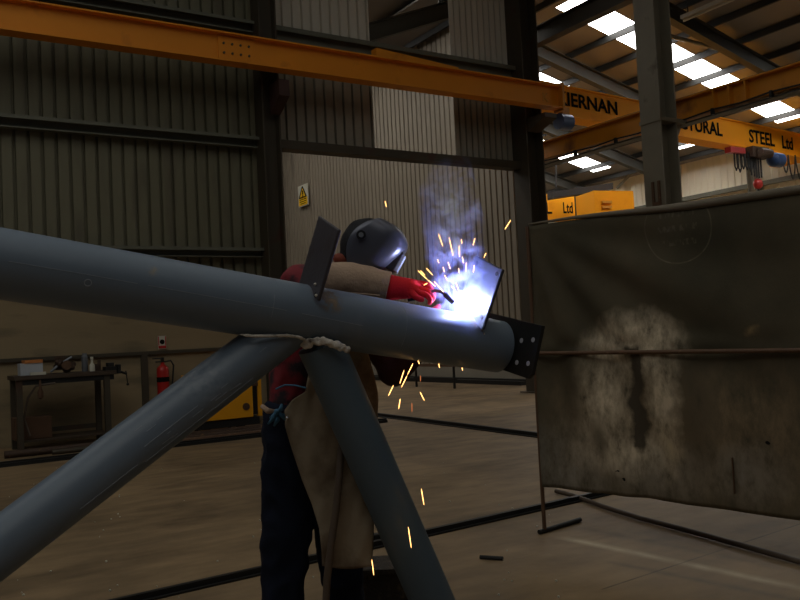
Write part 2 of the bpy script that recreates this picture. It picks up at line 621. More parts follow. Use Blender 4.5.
def roof_piece(mb, y0, y1, x0, x1, t=.05):
    mb.add([(x0, y0, rz(x0)), (x1, y0, rz(x1)), (x1, y1, rz(x1)), (x0, y1, rz(x0)),
            (x0, y0, rz(x0) + t), (x1, y0, rz(x1) + t), (x1, y1, rz(x1) + t), (x0, y1, rz(x0) + t)],
           [(0, 1, 2, 3), (4, 7, 6, 5), (0, 4, 5, 1), (3, 2, 6, 7), (0, 3, 7, 4), (1, 5, 6, 2)])


mb = MB()
ys = [-9.0]
for s in strips:
    ys += [s - SW / 2, s + SW / 2]
ys.append(31.0)
for i in range(0, len(ys), 2):
    roof_piece(mb, ys[i], ys[i + 1], 11.0, 22.9)
XS1 = 21.8
for s in strips:
    XS0 = 13.4 if s > 12 else 18.0
    roof_piece(mb, s - SW / 2, s + SW / 2, 11.0, XS0)
    roof_piece(mb, s - SW / 2, s + SW / 2, XS1, 22.9)
    w = MB()
    roof_piece(w, s - SW / 2, s + SW / 2, XS0, XS1, .03)
    wn[0] += 1
    struct(w.build('window_%d' % wn[0], 'skylight'))
struct(mb.build('ceiling', 'roof'))
# roof over main hall and next bay, with unseen glowing strips added as lights
mb = MB()
HS = [(-6.5, -1.5, -7.5, 9.5), (-.2, 1.4, -6, 9.0), (4.2, 5.2, -6.0, 8.0), (8.6, 9.4, -6.0, 6.0)]
xs = -9.0
for (x0, x1, y0, y1) in HS:
    mb.bb(xs, x0, -9, 12.1, 9.2, 9.26)
    mb.bb(x0, x1, -9, y0, 9.2, 9.26)
    mb.bb(x0, x1, y1, 12.1, 9.2, 9.26)
    w = MB().bb(x0, x1, y0, y1, 9.21, 9.24)
    wn[0] += 1
    struct(w.build('window_%d' % wn[0], 'skylight_main'))
    xs = x1
mb.bb(xs, 11.0, -9, 12.1, 9.2, 9.26)
struct(mb.build('ceiling_hall', 'roof'))
mb = MB()
ys = [12.1]
for y0 in (14.5, 19.0, 23.5):
    mb.bb(-2, 12.3, ys[0], y0, 9.4, 9.46)
    mb.bb(-2, 2.5, y0, y0 + 1.1, 9.4, 9.46).bb(10.8, 12.3, y0, y0 + 1.1, 9.4, 9.46)
    w = MB().bb(2.5, 10.8, y0, y0 + 1.1, 9.41, 9.44)
    wn[0] += 1
    struct(w.build('window_%d' % wn[0], 'skylight_next'))
    ys = [y0 + 1.1]
mb.bb(-2, 12.3, ys[0], 31, 9.4, 9.46)
struct(mb.build('ceiling_next_bay', 'roof'))

# purlins
for k in range(11):
    X = 12.0 + k * 1.03
    z = rz(X) - .02
    trim(MB().bb(X - .03, X + .03, -5, 30, z - .15, z - .0), 'purlin')
# rafters
for y in (4.7, 8.15, 11.6, 15.05, 18.5, 21.95, 25.4):
    trim(ibeam(MB(), (11.0, y, rz(11) - .38), (22.6, y, rz(22.6) - .38), .34, .2, .02, .02), 'rafter')
# valley beam above the column line and a wind brace
trim(ibeam(MB(), (11.15, -4, 7.0), (11.15, 12.6, 7.0), .35, .2), 'column_br')
q0 = onX(662, 34, 15.2); q1 = onX(768, 62, 18.6)
trim(MB().tube([q0, q1], .05, 8), 'column')
q0 = onX(632, 210, 22.5); q1 = onX(650, 180, 22.5)
trim(MB().tube([onX(617, 188, 22.6), onX(645, 160, 22.6)], .05, 8), 'column')

# ================================================================== COLUMNS AND CRANES
def column(label, x, y, h, s, mat, bracket=None):
    t = thing('steel_column', label, 'column', (x, y, 0))
    m = MB()
    ibeam(m, (x, y, .02), (x, y, h), s, s, .025, .016, up=V((1, 0, 0)))
    m.build('shaft', mat, t)
    MB().bb(x - s * .7, x + s * .7, y - s * .7, y + s * .7, 0, .025).build('base_plate', mat, t)
    return t


t = column('brown steel column rising left of the yellow warning sign, under the long orange beam', 5.2, WY - .2, 9.15, .30, 'column_br')
MB().prism([(5.2 - .02, WY - .35, 5.2), (5.2 - .02, WY - .72, 5.2), (5.2 - .02, WY - .72, 4.95), (5.2 - .02, WY - .35, 4.75)], (.17, 0, 0)).build('bracket', 'bracket', t)
t = column('dark steel column at the end of the orange beam, left of the black KIERNAN letters', 10.62, WY - .15, 9.0, .42, 'column_br')
MB().prism([(10.45, WY - .36, 5.2), (10.45, WY - .85, 5.2), (10.45, WY - .85, 5.12), (10.45, WY - .36, 4.95)], (.3, 0, 0)).build('bracket', 'column_br', t)
c3 = onX(663, 150, 10.72)
t = column('grey-green steel column standing behind the welding screen in front of the right crane runway', 10.66, c3.y, 9.0, .40, 'column')
MB().bb(10.44, 11.1, c3.y - .21, c3.y + .21, 4.40, 4.46).prism([(10.87, c3.y - .1, 4.40), (11.1, c3.y - .1, 4.40), (10.87, c3.y - .1, 4.0)], (0, .2, 0)).build('bracket', 'column', t)
MB().bb(10.43, 10.46, c3.y - .12, c3.y + .04, 3.05, 3.12).bb(10.43, 10.46, c3.y - .12, c3.y - .08, 3.12, 3.45).bb(10.43, 10.46, c3.y, c3.y + .04, 3.12, 3.45).build('tool_hook', 'rusty', t, label='rust red bracket')

# long orange beam A
YA = 11.3
t = thing('crane_runway_beam', 'long orange steel beam crossing the upper left in front of the dark sheeting', 'crane beam', (4, YA, 5.2))
z0A = onY(20, 19, YA).z
zr = onY(550, 97, YA).z
m = MB(); ibeam(m, (-3, YA, z0A), (10.98, YA, (zr + z0A) / 2 if False else zr), .43, .24, .022, .014); m.build('beam', 'orange', t)
zz = lambda X: z0A + (zr - z0A) * (X + 3) / 13.98
sx = onY(236, 52, YA).x
m = MB().bb(sx - .28, sx + .28, YA - .03, YA - .008, zz(sx) - .17, zz(sx) + .17); m.build('splice_plate', 'orange', t)
for i in range(4):
    for j in range(2):
        if True:
            px = sx - .2 + i * .13; pz = zz(px) - .07 + j * .14
            MB().cyl((px, YA - .05, pz), (px, YA - .03, pz), .018, 6).build('bolt', 'column_br', t)
ex = onY(373, 42, YA).x; ex1 = onY(455, 60, YA).x
MB().prism([(ex, YA - .09, zz(ex) + .216), (ex, YA - .09, zz(ex) + .36), (ex1, YA - .09, zz(ex1) + .25), (ex1, YA - .09, zz(ex1) + .216)], (0, .16, 0)).build('top_rail_pad', 'orange', t)
ek = onY(549, 97, YA)
# faint letters on the beam end
lettering('K', .16, (10.55, YA - .012, zr - .1), (1, 0, 0), (0, 0, 1), t, 'orange_dirty')
MB().bb(10.95, 11.0, YA - .13, YA + .13, zr - .26, zr + .26).build('end_stop', 'orange_dirty', t)

# runway beam B (perpendicular)
XB = 11.15
zB = 4.62
t = thing('crane_runway_beam', 'dull orange runway beam running from the right edge back behind the grey-green column', 'crane beam', (XB, 8, 4.4))
m = MB(); ibeam(m, (XB, 2.0, zB - .06), (XB, 12.3, zB + .08), .35, .22, .022, .014); m.build('beam', 'orange_dirty', t)
sb = onX(733, 98, XB)
for k in (-.28, .0, .28):
    MB().bb(XB - .11, XB - .006, sb.y + k - .012, sb.y + k + .012, zB - .17, zB + .17).build('stiffener', 'orange_dirty', t)
MB().bb(XB - .1, XB + .1, 2.0, 12.3, zB - .225, zB - .2).build('lower_flange_strip', 'column_br', t)
m = MB().tube([(XB - .14, 2.0 + i * .5, zB - .14 - .025 * (i % 2)) for i in range(21)], .014, 6)
m.build('power_cable', 'rubber', t)
for i in range(9):
    y = 3.0 + i * 1.0
    MB().bb(XB - .16, XB - .1, y - .02, y + .02, zB - .22, zB - .12).build('cable_clip', 'black', t)
m = MB().tube([(XB + .0, 2.0, zB + .13), (XB, 12.3, zB + .27)], .025, 6)
m.build('rail_head', 'column_br', t)

# bridge crane C with writing
YC = 13.0
a = onY(575, 103, YC); b = onY(790, 144, YC)
t = thing('bridge_crane', 'yellow-orange overhead crane girder painted KIERNAN STRUCTURAL STEEL Ltd', 'crane', (15, YC, 5.5))
slope = (b.z - a.z) / (b.x - a.x)
zc = lambda X: a.z + slope * (X - a.x)
hC = .62
m = MB()
XL, XR = 10.95, 22.3
m.prism([(XL, YC, zc(XL) - hC / 2), (XR, YC, zc(XR) - hC / 2), (XR, YC, zc(XR) + hC / 2), (XL, YC, zc(XL) + hC / 2)], (0, .35, 0))
m.prism([(XL, YC - .05, zc(XL) + hC / 2), (XR, YC - .05, zc(XR) + hC / 2), (XR, YC - .05, zc(XR) + hC / 2 + .03), (XL, YC - .05, zc(XL) + hC / 2 + .03)], (0, .45, 0))
m.prism([(XL, YC - .05, zc(XL) - hC / 2 - .03), (XR, YC - .05, zc(XR) - hC / 2 - .03), (XR, YC - .05, zc(XR) - hC / 2), (XL, YC - .05, zc(XL) - hC / 2)], (0, .45, 0))
m.build('girder', 'orange2', t)


def onC(x0, x1, s, cap, dz=0.0):
    p0 = onY(x0, 110, YC); p1 = onY(x1, 110, YC)
    du = V((1, 0, slope)).normalized()
    lettering(s, cap, (p0.x, YC - .012, zc(p0.x) - cap / 2 + dz), du, (0, 0, 1), t, width=p1.x - p0.x)


onC(558, 617, 'KIERNAN', .30, .06)
onC(650, 720.5, 'STRUCTURAL', .33, .03)
onC(747, 772, 'STEEL', .34, .02)
onC(779.5, 790, 'Ltd', .34, .02)
# bridge end carriages that run on the beams
MB().bb(22.0, 22.4, YC - .9, YC + 1.2, zc(22.2) - .3, zc(22.2) + .2).build('end_carriage', 'orange2', t)
MB().bb(XB - .12, XB + .12, YC - .35, YC + 1.6, zc(XB) - .6, zc(XB) - .34).build('end_carriage', 'orange2', t)
for y in (-.2, 1.3):
    MB().cyl((XB - .06, YC + y, zc(XB) - .62), (XB + .06, YC + y, zc(XB) - .62), .11, 14).build('wheel', 'black', t)
# festoon cables beneath the girder
for i in range(6):
    p0 = onY(734 + i * 3.6, 151.5, YC - .1); p1 = onY(736.6 + i * 3.6, 152.2, YC - .1)
    dd = .48 + .05 * math.sin(i * 2)
    w = MB().tube([p0, p0 - V((0, 0, dd * .8)), (p0 + p1) / 2 - V((0, 0, dd)), p1 - V((0, 0, dd * .8)), p1], .022, 6)
    w.build('festoon_cable', 'rubber', t)
for (xa, xb, dd) in ((782, 788, .45), (788, 795, .62), (795, 803, .66), (803, 812, .6)):
    p0 = onY(xa, 155, YC - .1); p1 = onY(xb, 157, YC - .1)
    MB().tube([p0 + (p1 - p0) * k / 8 - V((0, 0, dd * math.sin(PI * k / 8) ** .7)) for k in range(9)], .02, 6).build('festoon_cable', 'rubber', t)
pr = onY(733, 149.5, YC - .12)
MB().bb(pr.x - .2, pr.x + .4, pr.y - .08, pr.y + .1, pr.z - .09, pr.z + .05).build('cable_trolley', 'red', t)

# hoist under the crane
ph = onY(757, 150, YC - .12)
t = thing('electric_hoist', 'crane hoist with blue motor and red hook block under the lettered girder', 'hoist', ph - V((0, 0, .9)))
MB().bb(ph.x - .35, ph.x + .35, ph.y - .12, ph.y + .1, ph.z - .22, ph.z + .06).build('trolley', 'clutter', t)
MB().cyl((ph.x - .2, ph.y - .2, ph.z - .12), (ph.x + .25, ph.y - .2, ph.z - .12), .12, 14).build('drum', 'clutter', t)
pb = onY(776.5, 160, YC - .3)
m = MB().cyl((pb.x - .14, pb.y, pb.z), (pb.x + .16, pb.y, pb.z), .19, 18)
m.cyl((pb.x + .16, pb.y, pb.z), (pb.x + .24, pb.y, pb.z), .13, 16)
m.ball(pb - V((.12, 0, 0)), .185, 10)
m.build('motor', 'blue', t, smooth='auto')
m = MB()
for k in (-.3, -.18, -.08, .02, .12):
    m.tube([(ph.x + k, ph.y, ph.z - .1), (ph.x + k, ph.y, ph.z - .75 + abs(k) * .2)], .025, 6)
m.build('wire_rope', 'black', t)
pr = onY(758, 184, YC - .12)
m = MB().ball(pr, (.16, .1, .14), 10)
m.build('hook_block', 'red', t, smooth=True)
MB().tube([pr + V((0, 0, -.1)), pr + V((0, 0, -.25)), pr + V((.08, 0, -.33)), pr + V((.13, 0, -.24))], .03, 8).build('hook', 'black', t)

# second crane far behind with the Ltd lettering and a dark cross beam
pa = onX(549, 209, 18.5)
t = thing('bridge_crane', 'orange crane box marked L Ltd low behind the top left of the welding screen', 'crane', pa - V((0, 0, .5)))
q0 = P(545, 209, 26); q1 = P(580, 207, 26.4)
du = (q1 - q0); du.z = 0; du.normalize()
nn = du.cross(UPZ).normalized()
L = 2.4
c = P(563, 208, 26)
MB().box(c, du * 1.0, nn * .18, UPZ * .42).build('girder', 'orange2', t)
q = P(570.5, 208, 25.75)
lettering('Ltd', .34, P(563.5, 213, 25.6), du, UPZ, t, width=.34)
lettering('L', .34, P(546, 213.5, 25.6), du, UPZ, t, width=.22)
c2 = P(605, 208, 24)
MB().box(c2, du * .66, nn * .5, UPZ * .42).build('end_carriage', 'orange2', t)
c3_ = P(597, 194, 24)
t2 = MB()
t2.box(P(580, 191.5, 25), (P(611, 185, 25) - P(552, 194, 25)) / 2, nn * .2, UPZ * .10)
t2.box(P(579, 205, 25.2), du * .08, nn * .12, UPZ * .55)
t2.build('cross_beam', 'black', t)
MB().tube([P(556, 188, 25), P(556, 165, 25)], .03, 6).build('hanger_chain', 'black', t)
mm = MB()
for k in range(2):
    mm.box(P(607, 202 + 5 * k, 23.4), du * .16, nn * .02, UPZ * .035)
mm.build('maker_plate', 'orange_dirty', t)

# small blue motor at the end of beam A
pb = onY(564, 122, 12.7)
t = thing('crane_travel_motor', 'small blue motor hanging just under the end of the long orange beam', 'motor', pb - V((0, 0, .2)))
MB().cyl(pb - V((.16, 0, 0)), pb + V((.16, 0, 0)), .17, 16).build('motor_body', 'blue', t, smooth='auto')
MB().bb(pb.x - .1, pb.x + .1, pb.y - .08, pb.y + .08, pb.z + .12, pb.z + .3).build('mount', 'orange_dirty', t)

# fluorescent fitting under the roof (unlit)
f0 = onX(683, 13.5, 13.2); f1 = onX(735, 1, 13.2)
f1.z = f0.z = (f0.z + f1.z) / 2
t = thing('strip_light', 'unlit fluorescent strip light fitting hanging under the roof right of the grey column', 'light fitting', (f0 + f1) / 2)
dv = (f1 - f0)
MB().box((f0 + f1) / 2, dv / 2, V((.09, 0, 0)), V((0, 0, .035))).build('fitting_body', 'tube', t)
MB().cyl(f0 - V((0, 0, .06)), f1 - V((0, 0, .06)), .02, 10).build('tube', 'paper', t)
for k in (.1, .9):
    p = f0 + dv * k
    MB().tube([p, (p.x, p.y, rz(p.x) - .1)], .012, 6).build('suspension_rod', 'black', t)

# ================================================================== SIGNS
ps = onX(303.3, 195.5, 12.12)
t = thing('warning_sign', 'small yellow warning sign with a black triangle on the pale sheeted wall', 'sign', ps - V((0, 0, .35)))
e = V((0, -1, 0))
ps.x = 12.12
MB().box(ps, (.01, 0, 0), (0, .37, 0), (0, 0, .36)).build('panel', 'paper', t)
MB().box(ps + V((-.014, 0, -.2)), (.006, 0, 0), (0, .32, 0), (0, 0, .13)).build('text_panel', 'sign_y', t)
cc = ps + V((-.016, 0, .1))
m = MB().prism([cc + V((0, .26, -.16)), cc + V((0, -.26, -.16)), cc + V((0, 0, .2))], (-.006, 0, 0)); m.build('triangle', 'sign_y', t)
m = MB().box(cc + V((-.008, 0, .0)), (.003, 0, 0), (0, .035, 0), (0, 0, .07)).box(cc + V((-.008, 0, -.115)), (.003, 0, 0), (0, .04, 0), (0, 0, .022))
for sgn in (-1, 1):
    m.tube([cc + V((-.006, .26 * sgn, -.16)), cc + V((-.006, 0, .2))], .02, 6)
m.tube([cc + V((-.006, .26, -.16)), cc + V((-.006, -.26, -.16))], .02, 6)
m.build('symbol', 'letter', t)
m = MB()
for k in range(3):
    m.box(ps + V((-.022, 0, -.13 - k * .07)), (.002, 0, 0), (0, .24 - .05 * (k == 2), 0), (0, 0, .012))
m.build('text_lines', 'letter', t)

ps = onY(162, 342.5, WY - .02)
t = thing('fire_point_sign', 'small white and red fire extinguisher sign on the concrete wall', 'sign', ps - V((0, 0, .1)))
MB().bb(ps.x - .06, ps.x + .06, ps.y - .006, ps.y + .006, ps.z - .095, ps.z + .095).build('panel', 'paper', t)
MB().bb(ps.x - .055, ps.x + .055, ps.y - .010, ps.y - .004, ps.z - .085, ps.z - .045).build('red_band', 'red', t)
m = MB().cyl((ps.x, ps.y - .012, ps.z + .01), (ps.x, ps.y - .005, ps.z + .01), .035, 16)
m.build('round_symbol', 'letter', t)
for s in (-1, 1):
    MB().bb(ps.x + s * .05 - .006, ps.x + s * .05 + .006, ps.y - .010, ps.y - .004, ps.z - .04, ps.z + .09).build('side_band', 'red', t)

# fire extinguisher
pe = onY(163, 376, WY - .14)
t = thing('fire_extinguisher', 'red fire extinguisher hung on the concrete wall under its sign', 'fire extinguisher', (pe.x, pe.y, .48))
r = .085
rg = [(.50, .06), (.52, .08), (.56, r), (.92, r), (.96, .078), (.99, .05), (1.01, .028), (1.04, .028)]
m = MB().loft([((pe.x, pe.y, z - .04), (q, 0, 0), (0, q, 0)) for z, q in rg], 24); m.build('cylinder', 'red', t, smooth='auto')
MB().loft([((pe.x, pe.y, z - .04), (q, 0, 0), (0, q, 0)) for z, q in ((.76, r + .002), (.83, r + .002))], 24).build('label_band', 'letter', t, smooth='auto')
MB().bb(pe.x - .1, pe.x + .03, pe.y - .015, pe.y + .015, 1.0, 1.02).bb(pe.x - .14, pe.x + .02, pe.y - .015, pe.y + .015, 1.05, 1.07).bb(pe.x - .02, pe.x + .02, pe.y - .02, pe.y + .02, .98, 1.06).build('handle', 'black', t)
MB().tube([(pe.x, pe.y, 1.0), (pe.x + .12, pe.y, 1.02), (pe.x + .16, pe.y, .95), (pe.x + .14, pe.y, .75), (pe.x + .11, pe.y, .55)], .012, 8).build('hose', 'rubber', t)
MB().bb(pe.x - .03, pe.x + .03, pe.y + .08, WY, .85, .92).build('wall_bracket', 'black', t)

# ================================================================== BENCH
t = thing('workbench', 'dark wooden topped workbench standing against the concrete wall on the left', 'workbench', (2.1, 11.3, 0))
BX0, BX1, BY0, BY1, BZ = onY(14, 376, 11.1).x, onY(117, 376, 11.1).x, 11.1, 11.75, .95
MB().bb(BX0, BX1, BY0, BY1, BZ - .055, BZ).build('bench_top', 'wood', t, bevel=.005)
MB().bb(BX0 + .03, BX1 - .03, BY0 + .03, BY0 + .06, BZ - .12, BZ - .056).build('apron_rail', 'black', t)
for (x, y) in ((BX0 + .06, BY0 + .06), (BX1 - .12, BY0 + .06), (BX0 + .06, BY1 - .06), (BX1 - .12, BY1 - .06)):
    MB().bb(x - .035, x + .035, y - .035, y + .035, 0, BZ - .055).build('leg', 'column_br', t)
MB().bb(BX0 + .06, BX1 - .12, BY1 - .07, BY1 - .04, .18, .24).build('stretcher', 'column_br', t)
MB().bb(BX0 + .05, BX1 - .1, BY0 + .1, BY1 - .02, .12, .14).build('lower_shelf', 'wood', t)


def bpos(x, Y=11.3):
    return onY(x, 376, Y).x


x = bpos(31)
t = thing('carton', 'pale blue-white carton with orange lid on the left end of the workbench', 'box', (x, 11.35, BZ))
MB().bb(x - .13, x + .13, 11.22, 11.48, BZ, BZ + .15).build('carton_body', 'box_white', t)
MB().bb(x - .08, x + .13, 11.21, 11.49, BZ + .15, BZ + .19).build('carton_lid', 'box_orange', t)
x = bpos(38, 11.16)
tag(MB().bb(x - .09, x + .09, 11.13, 11.2, BZ, BZ + .035).build('packet', 'paper'), 'small white packet lying in front of the carton on the workbench', 'packet')
x = bpos(64)
t = thing('engine_casting', 'rusty brown lump of machine parts in the middle of the workbench', 'machine', (x, 11.35, BZ))
m = MB()
random.seed(3)
for k in range(14):
    c = V((x + random.uniform(-.13, .13), 11.35 + random.uniform(-.08, .08), BZ + .07 + random.uniform(-.02, .07)))
    m.ball(c, random.uniform(.035, .06), 6)
hp = m.build('casting', 'clutter', t)
remesh(hp, .012, 2)
MB().tube([(x - .16, 11.3, BZ + .02), (x - .05, 11.28, BZ + .12), (x + .1, 11.28, BZ + .2)], .016, 8).build('lever', 'grey', t)
MB().cyl((x + .02, 11.24, BZ + .1), (x + .02, 11.2, BZ + .1), .06, 16).build('flange', 'rusty', t)
x = bpos(86)
tag(MB().loft([((x, 11.35, BZ + z), (q, 0, 0), (0, q, 0)) for z, q in ((0, .036), (.01, .04), (.2, .04), (.21, .03), (.24, .03))], 20).build('gas_canister', 'grey', smooth='auto'), 'tall grey metal canister standing on the workbench', 'canister')
x = bpos(92.5, 11.25)
tag(MB().loft([((x, 11.25, BZ + z), (q, 0, 0), (0, q, 0)) for z, q in ((0, .034), (.08, .034), (.11, .014), (.15, .014), (.155, .02), (.19, .02))], 16).build('spray_bottle', 'paper', smooth='auto'), 'small white bottle beside the tall canister on the workbench', 'bottle')
x = bpos(98)
m = MB().bb(x - .05, x + .02, 11.3, 11.4, BZ, BZ + .09); m.cyl((x + .03, 11.35, BZ), (x + .03, 11.35, BZ + .14), .022, 12)
tag(m.build('tin', 'clutter'), 'small dark tin to the right of the white bottle on the workbench', 'tin')
# vise at the right end
x = BX1 + .0
t = thing('bench_vise', 'dark bench vise at the right end of the workbench', 'vise', (x, 11.2, BZ))
MB().bb(x - .14, x + .0, 11.12, 11.28, BZ, BZ + .05).bb(x - .1, x - .02, 11.14, 11.26, BZ + .05, BZ + .1).build('vise_body', 'black', t, bevel=.004)
MB().bb(x + .02, x + .06, 11.12, 11.28, BZ - .05, BZ + .07).bb(x - .04, x + .06, 11.17, 11.23, BZ - .03, BZ + .02).build('jaw', 'black', t, bevel=.004)
MB().tube([(x + .05, 11.2, BZ - .02), (x + .15, 11.2, BZ - .06)], .016, 8).tube([(x + .14, 11.2, BZ - .02), (x + .16, 11.2, BZ - .2)], .008, 8).ball((x + .16, 11.2, BZ - .2), .02, 6).build('screw_handle', 'black', t)
# stuff below
x0, x1 = bpos(14, 11.2), bpos(52, 11.2)
tag(MB().bb(x0, x1, 11.3, 11.6, .14, .42).build('carton', 'brown', bevel=.01), 'brown carton on the low shelf under the workbench', 'box')
xx = bpos(39, 11.12)
tag(MB().loft([((xx, 11.05, z + BZ - .3), (q, 0, 0), (0, q, 0)) for z, q in ((0, .01), (.02, .035), (.09, .035), (.13, .018), (.24, .012))], 14).build('work_lamp', 'brown', smooth='auto'), 'small brown lead lamp hanging from the front of the workbench', 'lamp')
pts = [P(55, 383, 10.3), P(36, 386, 10.28), P(28, 398, 10.27), P(24, 418, 10.27), P(30, 436, 10.27)]
tag(MB().tube(pts, .014, 8).build('cable', 'hose'), 'grey cable looping down at the left of the workbench', 'cable')

# yellow welding machine
XM0, XM1, YM = onY(196, 400, 11.0).x, onY(253, 400, 11.0).x, 11.0
t = thing('welding_machine', 'yellow boxy welding generator on a black base beside the concrete wall', 'machine', ((XM0 + XM1) / 2, 11.35, 0))
MB().bb(XM0, XM1, YM, YM + .65, .17, .80).build('housing', 'yellow', t, bevel=.01)
MB().bb(XM0 + .02, XM1 + .1, YM + .03, YM + .6, .06, .17).build('base', 'black', t)
pk = onY(246, 406.5, YM)
MB().cyl((pk.x, YM - .02, pk.z), (pk.x, YM, pk.z), .05, 18).cyl((pk.x, YM - .035, pk.z), (pk.x, YM - .02, pk.z), .02, 10).build('socket', 'brown', t)
MB().bb(XM1, XM1 + .09, YM + .06, YM + .6, .2, .77).build('grille', 'black', t)
MB().bb(XM1 + .09, XM1 + .15, YM + .04, YM + .1, .17, .80).build('corner_post', 'yellow', t)
MB().bb(XM1 + .02, XM1 + .09, YM + .02, YM + .07, .6, .76).build('control_box', 'brown', t)
for k in (0, 1):
    for s in (0, 1):
        MB().cyl((XM0 + .15 + k * .5, YM + .05 + s * .45, .06), (XM0 + .15 + k * .5, YM + .1 + s * .45, .06), .06, 16).build('wheel', 'black', t)

# long bars lying by the wall
random.seed(5)
bl = ['rusty steel tube lying along the wall foot, nearest the wall', 'thin brown steel tube second from the wall foot',
      'long dark steel tube in the middle of the bundle on the floor', 'brown flat bar at the front of the bundle near the kerb']
for k, (y, rr, mt) in enumerate(((10.75, .045, 'clutter'), (10.6, .03, 'column_br'), (10.45, .04, 'clutter'), (10.3, .03, 'rusty'))):
    m = MB()
    xA = 1.2 + k * .5
    m.tube([(xA, y, rr), (5.1 + .1 * k, y - .12, rr)], rr, 12)
    tag(m.build('steel_tube', mt, smooth='auto'), bl[k], 'steel tube', 'steel tubes lying beside the left wall')
# dark rails lying on the floor
tag(MB().bb(-1, 6.0, 9.94, 10.02, 0, .04).bb(-1, 6.0, 9.965, 9.995, .04, .06).build('floor_rail', 'black'), 'black steel rail on the floor in front of the bench, running along the left wall', 'rail')
m = MB()
r0, r1 = onZ(372, 415.5), onZ(546, 438)
dr = (r1 - r0).normalized()
sd = dr.cross(UPZ)
c = (r0 - dr * .4 + r1 + dr * 1.2) / 2; L = (r1 - r0).length / 2 + .8
m.box(c + UPZ * .026, dr * L, sd * .025, UPZ * .026).box(c + UPZ * .006, dr * L, sd * .06, UPZ * .006)
tag(m.build('floor_rail', 'black'), 'black rail across the open floor between the pipe truss and the screen', 'rail')
m = MB()
r0, r1 = onZ(140, 601), onZ(595, 497)
dr = (r1 - r0).normalized(); sd = dr.cross(UPZ)
c = (r0 - dr * 1 + r1 + dr * 1.2) / 2; L = (r1 - r0).length / 2 + 1.1
m.box(c + UPZ * .018, dr * L, sd * .016, UPZ * .018).box(c + UPZ * .005, dr * L, sd * .04, UPZ * .005)
tag(m.build('floor_rail', 'black'), 'black steel rail on the floor passing behind the welder and under the screen', 'rail')
m = MB()
for dz in (0,):
    r0, r1 = onZ(352, 545), onZ(402, 536)
m.box((r0 + r1) / 2 + UPZ * .02, (r1 - r0) / 2, sd * .03, UPZ * .02)
tag(m.build('flat_bar', 'black'), 'short dark bar lying beside the rail, seen between apron and pipe', 'steel bar')
m = MB().tube([onZ(480, 557, .012), onZ(503, 558.5, .012)], .011, 8)
tag(m.build('steel_offcut', 'black'), 'short black steel offcut lying alone on the floor below the screen foot', 'offcut')
# low wall items at the foot of the pale wall
m = MB().bb(11.6, 11.75, 13.6, 22, 0, .09)
tag(m.build('floor_kerb', 'black'), 'black kerb strip on the floor at the foot of the pale sheeted wall', 'kerb')
pq = P(434, 368, 18.5)
t = thing('pallet_rack', 'dark low steel stand at the foot of the pale wall under the big pipe', 'stand', (pq.x, pq.y, 0))
for dx in (-.75, .75):
    MB().box((pq.x, pq.y + dx, .25), (.02, 0, 0), (0, .02, 0), (0, 0, .25)).build('post', 'black', t)
MB().box((pq.x, pq.y, .5), (.04, 0, 0), (0, .8, 0), (0, 0, .03)).build('beam', 'rusty', t)
MB().box((pq.x, pq.y, .2), (.04, 0, 0), (0, .8, 0), (0, 0, .03)).build('beam', 'black', t)

# grit scattered on the floor
random.seed(11)
m = MB()
for k in range(90):
    x, y = random.uniform(0, 560), random.uniform(460, 598)
    p = onZ(x, y)
    s = random.uniform(.003, .007)
    m.ball(p + UPZ * s * .6, s, 4)
o = m.build('floor_grit', 'paper'); tag(o, 'pale specks of grit scattered over the concrete floor', 'grit', kind='stuff')

# ================================================================== WELDING SCREEN
S0 = P(536, 352, 4.93); S1 = P(800, 352, 3.90)
sdir = V((S1.x - S0.x, S1.y - S0.y, 0)).normalized()
snrm = sdir.cross(UPZ).normalized()
if snrm.dot(CAM - S0) < 0:
    snrm = -snrm
Sb = V((S0.x, S0.y, 0))
SLEN = (V((S1.x, S1.y, 0)) - Sb).length * 1.32


def onS(x, y):
    r = ray(x, y)
    k = (Sb - CAM).dot(snrm) / r.dot(snrm)
    p = CAM + r * k
    return (p - Sb).dot(sdir), p.z


t = thing('welding_screen', 'large stained dark canvas welding screen on a rusty tube frame at the right', 'screen', Sb + sdir * SLEN / 2)
zt0 = onS(531, 226)[1]; zt1 = onS(800, 193)[1]
zb0 = onS(546, 487)[1]; zbm = onS(660, 500)[1]; zb1 = onS(800, 521)[1]
s1 = onS(800, 350)[0]


